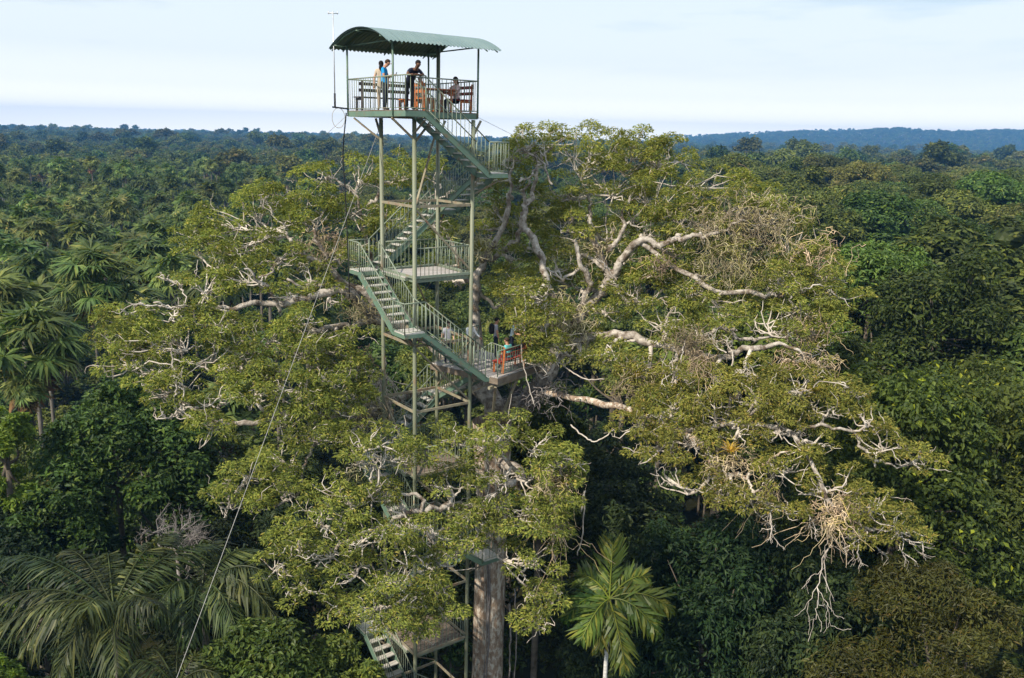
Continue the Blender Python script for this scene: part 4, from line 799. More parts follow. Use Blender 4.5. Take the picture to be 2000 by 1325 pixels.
feather_palm('feather_palm', 'dark arching feather palm next to the large one, under the left kapok boughs', 395, 1150, 28, [
    (560, 1150, 27.5, 1.1), (545, 1215, 26.3, 1.2), (470, 1250, 25.2, 1.0), (370, 1255, 25, .9), (520, 1085, 30, 1.0), (420, 1060, 30.5, .8), (300, 1210, 26, 1.0)],
    'feather_palm', 1.3, .075, 66, 1.0, .15, 'palm_bark')
feather_palm('feather_palm', 'low feather palm whose drooping fronds touch the bottom edge', 345, 1345, 24, [
    (405, 1275, 25.2, .5), (235, 1310, 23.8, .8), (285, 1268, 25, .6), (430, 1320, 23.8, .5), (350, 1255, 26, .5)],
    'feather_palm', .85, .055, 44, .8, .13, 'palm_bark')
feather_palm('bright_palm', 'small bright green palm with a pale trunk, right of the kapok trunk', 1190, 1170, 26.5, [
    (1197, 1058, 27.2, .12, .05), (1312, 1192, 26.2, .5, .25), (1135, 1252, 25.4, .35, .1), (1103, 1210, 26.6, .5, .25), (1222, 1310, 25.0, .25, .05), (1268, 1128, 27.2, .4, .15), (1128, 1125, 27.4, .35, .2), (1168, 1270, 25.6, .4, .3), (1285, 1240, 25.8, .5, .3)],
    'bright_palm', .92, .11, 38, .28, .085, 'pale_palm_bark', 'lime_leaf', .4, (0, -.75, .65), .03)
a = Acc(); c = P(1172, 1262, 26.4)
for i in range(14):
    q0 = P(1180, 1180, 26.4); q1 = c + np.array([NR.normal(0, .1), NR.normal(0, .08), NR.uniform(-.35, .1)]); a_tube(a, smooth_path([q0, (q0 + q1) / 2 + NR.normal(0, .04, 3), q1], 3), np.linspace(.012, .03, 7), 4)
part('dead_sheath', a, 'grey_twig', bpy.data.objects['bright_palm'], True)
# dead grey shrub
ds = empty('dead_shrub', P(335, 1010, 31) * np.array([1, 1, 0])); tag(ds, 'leafless grey dead shrub between the big round tree and the feather palms', 'shrub')
a = Acc(); c0 = P(345, 1075, 31); a_tube(a, [(c0[0], c0[1], -.1), (c0[0] + .1, c0[1], c0[2] * .5), c0], [.12, .09, .06], 6); part('stem', a, 'grey_twig', ds, True)
a = Acc()
def sgrow(p, d, l_, rad, lev):
    q = smooth_path([p, p + d * l_ * .5 + NR.normal(0, .1 * l_, 3), p + d * l_ + NR.normal(0, .1 * l_, 3)], 4); a_tube(a, q, np.linspace(rad, rad * .5, len(q)), 4, cap=False)
    if lev < 4:
        for j in range(NR.integers(2, 5)):
            d2 = d + NR.normal(0, .62, 3); sgrow(q[NR.integers(2, len(q))], d2 / np.linalg.norm(d2), l_ * NR.uniform(.55, .8), rad * .6, lev + 1)
for q_ in ((-1.2, 0, .6), (-.5, -.3, .8), (.1, .1, 1), (.7, -.2, .7), (1.2, .2, .5)):
    d = np.array(q_) / np.linalg.norm(q_); sgrow(c0, d, 1.0, .05, 0)
part('branches', a, 'grey_twig', ds, True, 'stuff')

# fan palms: each leaf a part on the nearest ones, one crown mesh on the others
def fan_palm_near(label, px, py, Y, seed, sc=1.0):
    c = P(px, py, Y); o = empty('fan_palm', (c[0], c[1], 0)); tag(o, label, 'palm'); palm_trunk(c[2], .2, 'palm_bark', o)
    for kd, a in fan_crown_leaves(seed, 26, 6, sc, 46, .115):
        a.V = [v + c for v in a.V]; part(kd, a, ['fan_palm' if kd == 'frond' else 'dead_frond', 'bright_palm'], o)
    splat(c, 2.2 * sc, None, True, .7)
fan_palm_near('nearest fan palm, blue-green, above the big round dark tree', 62, 690, 47, 3, 1.55)
fan_palm_near('fan palm cut by the picture edge just above the nearest one', -2, 615, 54, 4, 1.35)
fan_palm_near('large fan palm with brown hanging fronds beside the leftmost kapok bough', 188, 555, 62, 5, 1.5)
fan_palm_near('small fan palm with golden fronds under the nearest fan palm', 52, 770, 45, 6, .55)
protos_palm = []
for sd in range(4):
    A_ = Acc(); 
    for kd, a in fan_crown_leaves(40 + sd, 20, 4 if sd % 2 else 0):
        n0 = A_.n
        for V_, L_, S_, M_ in zip(a.V, a.L, a.S, a.M):
            pass
        A_.V += a.V; A_.L += [l + n0 for l in a.L]; A_.S += a.S; A_.M += [np.where(m_ == 0, 0 if kd == 'frond' else 2, m_) for m_ in a.M]; A_.n += a.n
    A_.V = [v * 1.12 for v in A_.V]
    protos_palm.append(A_.mesh('fan_palm_crown', ['fan_palm', 'bright_palm', 'dead_frond']))
a = Acc(); a_tube(a, [(0, 0, 0), (.05, 0, .5), (0, 0, 1)], [.2, .18, .17], 7); palm_trunk_me = a.mesh('fan_palm_trunk', 'palm_bark', True)
# broadleaf prototypes: height 24, crown radius about 5
def proto_tree(seed, kind, n, ll, lw, with_core=True, nl=16):
    g = np.random.default_rng(seed)
    if kind == 'umbrella': lob = dome_lobes(g, 6.4, 4.2, nl, (.2, .34), 1, 19.5); sq = .62; tips = lob[1::2]; zf = 17.
    elif kind == 'tall': lob = dome_lobes(g, 3.9, 9.5, nl, (.26, .42), 1, 13.5); sq = 1.; tips = lob[1::2]; zf = 14.
    else: lob = dome_lobes(g, 5.0, 7.0, nl, (.26, .42), 1, 16.5); sq = .85; tips = lob[1::2]; zf = 16.
    bil = []
    for l in lob:
        for q in range(6):
            d = rdir(g, 1)[0]; d[2] = abs(d[2]) * .9; bil.append((l[0] + d[0] * l[3] * .8, l[1] + d[1] * l[3] * .8, l[2] + d[2] * l[3] * .8 * sq, l[3] * g.uniform(.26, .44)))
    a = Acc(); lobes_leaves(g, a, lob, int(n * .35), ll, lw, .6, .7, -.3, .2, .12, sq); lobes_leaves(g, a, bil, int(n * .8), ll, lw, .6, .7, -.3, .1, .12, .9)
    if with_core: core(a, lob, .6, sq, 0, g)
    w_ = Acc(); tree_wood(w_, g, -.3, zf, .3, tips)
    return a, w_, lob
BROAD = {}
for kd, mt_ in (('round', 'mid_leaf'), ('round', 'dark_leaf'), ('umbrella', 'olive_leaf'), ('tall', 'dark_leaf'), ('round', 'olive_leaf'), ('umbrella', 'mid_leaf'), ('round', 'lime_leaf')):
    for sd in range(2 if mt_ != 'lime_leaf' else 1):
        a, w_, lob = proto_tree(100 + sd * 7 + len(BROAD) * 13, kd, 11500, .4, .19)
        BROAD.setdefault((kd, mt_), []).append((a.mesh('crown', mt_), w_.mesh('trunk', 'forest_bark', True), lob))
DESC = {('round', 'mid_leaf'): 'mid green round-crowned', ('round', 'dark_leaf'): 'dark green round-crowned', ('umbrella', 'olive_leaf'): 'flat umbrella-crowned olive', ('tall', 'dark_leaf'): 'narrow dark green', ('round', 'olive_leaf'): 'olive round-crowned', ('umbrella', 'mid_leaf'): 'flat umbrella-crowned green', ('round', 'lime_leaf'): 'pale lime green'}
SR_ = np.random.default_rng(77)
cand = []
for gy_ in np.arange(40, 300, 6.6):
    for gx_ in np.arange(-190, 215, 6.6):
        x, y = gx_ + SR_.uniform(-2.4, 2.4), gy_ + SR_.uniform(-2.4, 2.4); px = 1000 + 1700 * x / y
        if px < -120 or px > 2130 or y < 38 + SR_.uniform(0, 4): continue
        palmy = px < 640 - (SR_.random() * 120) and y > 46 and y < 290
        if palmy and SR_.random() < .66: cand.append((math.hypot(x, y), x, y, 'palm', px))
        elif not palmy and SR_.random() < .66 or SR_.random() < .12: cand.append((math.hypot(x, y), x, y, 'tree', px))
cand.sort()
npalm = ntree = 0
far_pts = []
for d_, x, y, kd, px in cand:
    if kd == 'palm':
        zt = 19.6 + SR_.normal(0, 2.0) + .008 * y
        if y < 60: zt -= 1.5
        if splat((x, y, zt), 2.3, None, False) < 5 or npalm >= 290: 
            if npalm >= 290: far_pts.append((x, y, 0, 4, zt / 20, 0))
            continue
        splat((x, y, zt), 2.1, None, True, .62); npalm += 1
        o = empty('fan_palm', (x, y, 0), SR_.uniform(0, 6.28)); zone = 'deep in the palm swamp' if y > 150 else 'in the middle of the palm swamp' if y > 85 else 'in the nearest rows of the palm swamp'
        pv_ = int(SR_.integers(4)); look = 'green fan palm with brown hanging fronds' if pv_ % 2 else 'fresh green fan palm'
        tag(o, look + ' ' + zone, 'palm', look.replace('palm', 'palms') + ' ' + zone)
        t_ = link('trunk', palm_trunk_me, o); t_.scale = (1, 1, zt); c_ = link('crown', protos_palm[pv_], o, (0, 0, zt)); s_ = SR_.uniform(.95, 1.4); c_.scale = (s_, s_, s_ * SR_.uniform(.9, 1.1))
    else:
        zt = np.interp(px, [0, 600, 1000, 1300, 1500, 1800, 2000], [20, 20.5, 21, 24, 26.5, 28, 28.5]) + SR_.normal(0, 2.2)
        if y < 75 and px < 1400: zt = min(zt, 20)
        if y < 62: zt -= 3
        elif px > 1350 and SR_.random() < .16 and y > 95: zt += 4.5
        zt = min(zt, 33.5)
        key = [('round', 'mid_leaf'), ('round', 'dark_leaf'), ('umbrella', 'olive_leaf'), ('tall', 'dark_leaf'), ('round', 'olive_leaf'), ('umbrella', 'mid_leaf'), ('round', 'lime_leaf')][SR_.choice(7, p=[.28, .22, .18, .1, .13, .09, 0])]
        if px < 640 and SR_.random() < .5: key = ('round', 'lime_leaf') if SR_.random() < .1 else ('round', 'olive_leaf')
        cr_, tk_, lob = BROAD[key][SR_.integers(len(BROAD[key]))]; s_ = zt / 24.; sr = SR_.uniform(.85, 1.2)
        vis = sum(splat((x + l[0] * s_ * sr, y + l[1] * s_ * sr, l[2] * s_), l[3] * s_, None, False) for l in lob[:9])
        if vis < 14 or ntree >= 290: continue
        for l in lob: splat((x + l[0] * s_ * sr, y + l[1] * s_ * sr, l[2] * s_), l[3] * s_, None, True, .7)
        ntree += 1
        zone = 'among the fan palms' if px < 640 else 'beyond the kapok crown' if px < 1650 else 'in the high forest right of the kapok'
        if y > 170: zone += ', far back'
        elif y < 80: zone += ', close by'
        o = empty('forest_tree', (x, y, 0), SR_.uniform(0, 6.28)); tag(o, DESC[key] + ' forest tree ' + zone, 'tree', DESC[key] + ' trees ' + zone)
        o.scale = (s_ * sr, s_ * sr, s_); link('trunk', tk_, o); link('crown', cr_, o)
print('palms', npalm, 'trees', ntree)

# ------------------------------------------------------------------ the forest beyond, too far to tell apart
fc = bpy.data.collections.new('forest_prototypes')
fars = []
for i, (kd, mt_, n, ll) in enumerate((('round', 'mid_leaf', 900, 1.1), ('umbrella', 'olive_leaf', 900, 1.1), ('round', 'dark_leaf', 900, 1.1), ('tall', 'dark_leaf', 800, 1.1))):
    a, w_, lob = proto_tree(300 + i, kd, n, ll, ll * .6, True, 13)
    n0 = a.n; a.V += w_.V; a.L += [l + n0 for l in w_.L]; a.S += w_.S; a.M += [m_ + 1 for m_ in w_.M]; a.n += w_.n
    ob = bpy.data.objects.new('far_%d' % i, a.mesh('far_tree', [mt_, 'forest_bark'])); fc.objects.link(ob)
A_ = Acc(); A_.V = []; 
for kd, a in fan_crown_leaves(60, 12, 3):
    n0 = A_.n; A_.V += [v * 1.15 + np.array([0, 0, 20.]) for v in a.V]; A_.L += [l + n0 for l in a.L]; A_.S += a.S; A_.M += [np.where(m_ == 0, 0 if kd == 'frond' else 2, m_) for m_ in a.M]; A_.n += a.n
a_tube(A_, [(0, 0, 0), (0, 0, 20)], .2, 5, 1); ob = bpy.data.objects.new('far_4', A_.mesh('far_palm', ['fan_palm', 'palm_bark', 'dead_frond'])); fc.objects.link(ob)
GR = np.random.default_rng(9)
ug = []
for yy in np.arange(19, 300, 4.6):
    for xx in np.arange(-yy * .72 - 8, yy * .72 + 8, 4.6):
        x, y = xx + GR.uniform(-1.6, 1.6), yy + GR.uniform(-1.6, 1.6)
        if (abs(x - TX - .2) < 3.4 and abs(y - TY - 1.8) < 3.6) or math.hypot(x - tb[0], y - tb[1]) < 3.2: continue
        s_ = GR.uniform(.26, .46) * (1.15 if y > 45 else .85); ug.append((x, y, -3.0 * s_, int(GR.choice([0, 2, 2, 3])), s_, GR.uniform(0, 6.28)))
def ring(y0, y1, sp, smin, smax, palms=0.0):
    ys = np.arange(y0, y1, sp)
    for yy in ys:
        hw = yy * .70 + 40; xs = np.arange(-hw, hw, sp); xs = xs + GR.uniform(-.45, .45, len(xs)) * sp; y_ = yy + GR.uniform(-.45, .45, len(xs)) * sp
        for x, y in zip(xs, y_):
            pm = palms > 0 and x / y < -.22 and GR.random() < palms
            s_ = GR.uniform(smin, smax) * (1.0 if pm else (1.32 if (GR.random() < .05 and y < 1900) else 1)); kd = 4 if pm else GR.choice(4, p=[.32, .28, .26, .14])
            if not pm: s_ *= np.interp(x / y, [-.6, 0, .2, .5], [.92, .95, 1.08, 1.12]) if y < 700 else 1.0
            far_pts.append((x, y, float(gz(x, y)), kd, s_, GR.uniform(0, 6.28)))
ring(292, 420, 8.5, .8, 1.1, .55); ring(420, 800, 10, .78, 1.12, .15); ring(800, 1500, 13, .8, 1.15); ring(1500, 2300, 18, .85, 1.25); ring(2300, 3350, 19, .9, 1.3); ring(2950, 3400, 14, .42, .62); ring(3350, 4200, 60, 1, 1.4)
def scatter_mesh(name, fp):
    me = bpy.data.meshes.new(name); me.vertices.add(len(fp)); me.vertices.foreach_set('co', fp[:, :3].astype(np.float32).ravel())
    for nm, ty, col_ in (('pick', 'INT', fp[:, 3].astype(np.int32)), ('size', 'FLOAT', fp[:, 4].astype(np.float32)), ('turn', 'FLOAT', fp[:, 5].astype(np.float32))):
        at = me.attributes.new(nm, ty, 'POINT'); at.data.foreach_set('value', col_)
    return link(name, me)
forest = scatter_mesh('forest', np.array(far_pts)); tag(forest, 'unbroken rainforest canopy fading into the blue distance', 'forest', None, 'stuff')
under = scatter_mesh('undergrowth', np.array(ug)); tag(under, 'dark undergrowth filling the gaps between the trees', 'undergrowth', None, 'stuff')
ng = bpy.data.node_groups.new('forest_scatter', 'GeometryNodeTree')
ng.interface.new_socket('Geometry', in_out='INPUT', socket_type='NodeSocketGeometry'); ng.interface.new_socket('Geometry', in_out='OUTPUT', socket_type='NodeSocketGeometry')
N = ng.nodes; L = ng.links
gi = N.new('NodeGroupInput'); go = N.new('NodeGroupOutput'); iop = N.new('GeometryNodeInstanceOnPoints'); ci = N.new('GeometryNodeCollectionInfo')
ci.inputs['Collection'].default_value = fc; ci.inputs['Separate Children'].default_value = True; ci.inputs['Reset Children'].default_value = True
def attr(nm, ty):
    q = N.new('GeometryNodeInputNamedAttribute'); q.data_type = ty; q.inputs['Name'].default_value = nm; return q.outputs['Attribute']
cx_ = N.new('ShaderNodeCombineXYZ'); L.new(attr('turn', 'FLOAT'), cx_.inputs['Z']); er = N.new('FunctionNodeEulerToRotation'); L.new(cx_.outputs[0], er.inputs[0])
L.new(gi.outputs[0], iop.inputs['Points']); L.new(ci.outputs[0], iop.inputs['Instance']); iop.inputs['Pick Instance'].default_value = True
L.new(attr('pick', 'INT'), iop.inputs['Instance Index']); L.new(er.outputs[0], iop.inputs['Rotation']); L.new(attr('size', 'FLOAT'), iop.inputs['Scale']); L.new(iop.outputs[0], go.inputs[0])
for ob in (forest, under): md = ob.modifiers.new('scatter', 'NODES'); md.node_group = ng


# ------------------------------------------------------------------ the hazy air
a = Acc(); a_box(a, (0, 1400, 58), (9400, 0, 0), (0, 6000, 0), (0, 0, 126)); hz = part('haze', a, 'soil'); hz.data.materials.clear()
hz['kind'] = 'stuff'; hz['label'] = 'thin blue haze filling the air over the forest'; hz['category'] = 'haze'
m, N, L = mat('haze'); pv = N.new('ShaderNodeVolumePrincipled'); pv.inputs['Color'].default_value = (.15, .41, .82, 1); pv.inputs['Density'].default_value = 2.5e-4; pv.inputs['Anisotropy'].default_value = 0
o_ = N.new('ShaderNodeOutputMaterial'); L.new(pv.outputs[0], o_.inputs['Volume']); hz.data.materials.append(m)

# ------------------------------------------------------------------ tree platform in the fork of the kapok
ZP = EYE - 8.16
PN, PE = Pz(972, 738, ZP), Pz(1060, 709, ZP)
wv_ = PE - PN; wl = np.linalg.norm(wv_); wv_ /= wl; wp_ = np.array([-wv_[1], wv_[0], 0])
DW = 3.1
pf = empty('tree_platform', PN + wv_ * wl / 2 + wp_ * DW / 2 - Zd * .5); tag(pf, 'weathered wooden viewing platform resting in the fork of the kapok', 'platform')
nb = int(DW / .16)
rr_ = random.Random(4)
for i in range(nb):
    a = Acc(); a_box(a, PN + wv_ * wl / 2 + wp_ * (DW / nb) * (i + .5) - Zd * (.02 + rr_.uniform(0, .008)), wv_ * (wl + rr_.uniform(-.05, .05)), wp_ * (DW / nb - .015), Zd * .035); part('plank', a, 'board', pf)
for (p, q) in ((PN, PN + wv_ * wl), (PN, PN + wp_ * DW), (PN + wv_ * wl, PN + wv_ * wl + wp_ * DW), (PN + wp_ * DW, PN + wp_ * DW + wv_ * wl)):
    a = Acc(); d = (q - p) / np.linalg.norm(q - p); a_bar(a, p - d * .02 - Zd * .15, q + d * .02 - Zd * .15, .05, .2 if p is PN else .2); part('edge_beam', a, 'brown_board', pf)
for t in (.25, .5, .75):
    a = Acc(); a_bar(a, PN + wv_ * wl * t - Zd * .12 + wp_ * .04, PN + wv_ * wl * t + wp_ * (DW - .04) - Zd * .12, .08, .14); part('joist', a, 'brown_board', pf)
a = Acc(); a_bar(a, PN - Zd * .42 - wv_ * .1 + wp_ * .3, PE - Zd * .38 + wp_ * .3, .1, .1); part('support_beam', a, 'brace_paint', pf)
for q_ in ((.15, .2), (wl * .55, .25)):
    a = Acc(); a_bar(a, PN + wv_ * q_[0] + wp_ * q_[1] - Zd * .4, np.array([tb[0], tb[1] - .55, ZP - 3.2]), .09, .09); part('strut', a, 'brace_paint', pf)
off = np.array(pf.location)
def prail(p, q, m='rail_paint', h=.98):
    railing(p, q, h, .15, (1, 1), 'railing', pf, .08, m, False)
prail(PN + wv_ * .05 + wp_ * .05, PN + wv_ * (wl - .05) + wp_ * .05, 'paint', .92); prail(PN + wp_ * (DW - .05) + wv_ * .05, PN + wp_ * (DW - .05) + wv_ * (wl - .05), 'paint'); prail(PN + wv_ * .05 + wp_ * 1.6, PN + wv_ * .05 + wp_ * (DW - .1)); prail(PN + wv_ * 1.0 + wp_ * 1.7, PN + wv_ * .1 + wp_ * 1.7)

# ------------------------------------------------------------------ furniture
def bench(name, label, c, d, L_, mt_seat, mt_leg, back=True, h=.44, depth=.4, nback=2, group=None):
    """bench at floor point c, long axis d (unit), backrest on the side left of d"""
    d = np.asarray(d, float); s_ = np.array([-d[1], d[0], 0]); o = empty(name, c); tag(o, label, 'bench', group)
    for i in range(3):
        a = Acc(); a_box(a, c + s_ * (-.13 + .13 * i) + Zd * (h - .018), d * L_, s_ * .11, Zd * .036); part('seat_slat', a, mt_seat, o)
    for e in (-1, 1):
        for q in (-1, 1):
            a = Acc(); tp = h + (.5 if (back and q == 1) else -.04); b0 = c + d * e * (L_ / 2 - .12) + s_ * q * .19
            a_bar(a, b0, b0 + Zd * tp + s_ * (.06 if (back and q == 1) else 0), .07, .07); part('leg', a, mt_leg, o)
        a = Acc(); a_bar(a, c + d * e * (L_ / 2 - .12) - s_ * .2 + Zd * (h - .08), c + d * e * (L_ / 2 - .12) + s_ * .2 + Zd * (h - .08), .05, .07); part('rail', a, mt_leg, o)
    if back:
        for i in range(nback):
            a = Acc(); a_box(a, c + s_ * (.205 + .02 * i) + Zd * (h + .2 + i * .2), d * L_, s_ * .03, Zd * .1); part('back_slat', a, mt_seat, o)
    return o
TD = lambda u, v: T(u, v, DECK + .005)
bench('bench', 'dark grey slatted bench along the far rail of the top deck', TD(.05, 2.28), Udir * -1, 1.9, 'dark_wood', 'dark_wood')
for b_ in (): pass
bench('bench', 'orange-legged red-slatted bench at the outer end of the top deck table', TD(2.28, 1.15), Vdir * -1, 1.5, 'red_wood', 'orange_wood')
bench('bench', 'low orange bench on the near side of the top deck table', TD(.62, .42), Vdir, .8, 'orange_wood', 'orange_wood', True, .42, .38, 2)
bench('bench', 'backless orange bench between the top deck table and the far rail', TD(1.25, 2.05), Udir, 1.3, 'orange_wood', 'orange_wood', False, .42)
tb_ = empty('table', TD(1.4, 1.12)); tag(tb_, 'orange wooden plank table on the top deck', 'table')
for i in range(5):
    a = Acc(); a_box(a, TD(1.4, .78 + .17 * i) + Zd * .74, Udir * 1.25, Vdir * .155, Zd * .035); part('table_plank', a, 'orange_wood', tb_)
for e in (-.5, .5):
    for q in (-.3, .3):
        a = Acc(); a_bar(a, TD(1.4 + e, 1.12 + q), TD(1.4 + e, 1.12 + q) + Zd * .72, .08, .08); part('leg', a, 'orange_wood', tb_)
    a = Acc(); a_bar(a, TD(1.4 + e, .75) + Zd * .66, TD(1.4 + e, 1.5) + Zd * .66, .05, .09); part('apron', a, 'orange_wood', tb_)
bench('bench', 'red and orange bench on the tree platform by its near rail', PN + wv_ * 1.15 + wp_ * .38 + Zd * .005, wv_ * -1, 1.5, 'red_wood', 'orange_wood', True, .44, .4, 2)
bench('bench', 'short orange seat on the tree platform next to the leaning kapok limb', PN + wv_ * (wl - .7) + wp_ * .45 + Zd * .005, wv_ * -1, .55, 'orange_wood', 'orange_wood')

# ------------------------------------------------------------------ antenna mast, cables and guy wires
mast = empty('antenna_mast', T(U0 - .35, V1 + .1, DECK)); tag(mast, 'thin grey antenna mast clamped to the left corner of the top deck', 'antenna')
mb = T(U0 - .42, V1 + .12, DECK + .1); zt_ = P(642, 26, mb[1])[2]
a = Acc(); a_tube(a, [mb, np.array([mb[0], mb[1], zt_])], .02, 8); part('pole', a, 'galv', mast, True)
a = Acc(); a_tube(a, [mb - Zd * .02, mb + Zd * .45], .033, 8); part('clamp', a, 'black', mast, True)
a = Acc(); a_bar(a, mb - Udir * .1, T(U0 - .03, V1 - .02, DECK + .06), .05, .05); part('arm', a, 'black', mast)
a = Acc(); a_tube(a, [np.array([mb[0] - .17, mb[1], zt_]), np.array([mb[0] + .17, mb[1], zt_])], .02, 6)
for e in (-.15, 0, .15): a_tube(a, [np.array([mb[0] + e, mb[1], zt_ - .03]), np.array([mb[0] + e, mb[1], zt_ + .06])], .018, 6)
part('crossbar', a, 'galv', mast, True)
th = np.linspace(-.4, 2 * math.pi * .93, 22); lc = T(U0 - .3, V1 + .12, DECK - .25)
a = Acc(); a_tube(a, [lc + np.array([.22 * math.sin(t), 0, .33 * math.cos(t)]) for t in th], .011, 5); part('cable_loop', a, 'cable_grey', mast, True)
def wire(name, label, pts, r, m, cat='cable'):
    pts = [np.asarray(p, float) for p in pts]; b = min(pts, key=lambda p: p[2]); a = Acc(); a_tube(a, pts if len(pts) < 3 else smooth_path(pts, 8), r, 6); o = part(name, a, m, None, True); tag(o, label, cat)
wire('down_cable', 'black cable hanging from the left corner of the top deck', [T(U0 - .06, V1 + .02, DECK - .08), P(670, 300, 31), P(675, 390, 31.1), P(682, 560, 31.2), P(690, 800, 31.4), P(694, 1010, 31.6)], .022, 'black')
p0, p1 = T(-.07, S + .05, .1), P(345, 1325, 21.5); wire('guy_wire', 'pale guy wire slanting down across the left kapok boughs', [p0, p1, p0 + (p1 - p0) * (p0[2] / (p0[2] - p1[2]))][0:1] + [p0 + (p1 - p0) * (p0[2] / (p0[2] - p1[2]))], .008, 'cable_grey')
p0 = T(U1, V0 + .1, DECK - .1); p1 = P(1002, 264, 36.5); wire('guy_wire', 'thin guy wire from the stair side corner of the top deck into the kapok crown', [p0, p1, P(1040, 285, 38)][0:2], .008, 'galv')
p0 = T(U0, V1, DECK - .12); wire('guy_wire', 'thin guy wire running back from the left corner of the top deck', [p0, P(636, 264, 36)], .007, 'cable_grey')

# ------------------------------------------------------------------ bromeliads on the boughs
def bromeliad(label, px, py, Y, n, ln, mt_='bromeliad', wd=.06):
    c = P(px, py, Y); o = Acc()
    for i in range(n):
        thb = i * 2.39996; el = KR.uniform(.15, 1.25); d = np.array([math.cos(thb) * math.cos(el), math.sin(thb) * math.cos(el), math.sin(el)]); l_ = ln * KR.uniform(.7, 1.1)
        sdv = np.cross(d, Zd); sdv /= np.linalg.norm(sdv); pr = [c, c + d * l_ * .55, c + d * l_ + np.array([0, 0, -.28 * l_])]; ww = [wd, wd * .8, .01]
        V = []
        for p_, w__ in zip(pr, ww): V += [p_ - sdv * w__ / 2, p_ + sdv * w__ / 2]
        o.add(V, [(0, 1, 3, 2), (2, 3, 5, 4)])
    ob = part('bromeliad', o, mt_, None); tag(ob, label, 'plant')
bromeliad('star-shaped yellow-green bromeliad on the low spreading bough', 1590, 765, 27.4, 22, .5)
bromeliad('yellowing bromeliad where the upright limb forks beside the tower', 938, 492, 33.7, 34, .75)
bromeliad('golden bromeliad hanging above the low spreading bough', 1242, 742, 29.2, 34, .7)
bromeliad('yellow bromeliad on the bare fork of the low bough', 1425, 885, 26.8, 30, .6)
bromeliad('green strap-leaved bromeliad in the shade under the right limb', 1150, 790, 30.6, 36, .95, 'bright_palm', .09)
bromeliad('yellow bromeliad at the outer end of the front boughs', 1098, 945, 26.2, 30, .6)

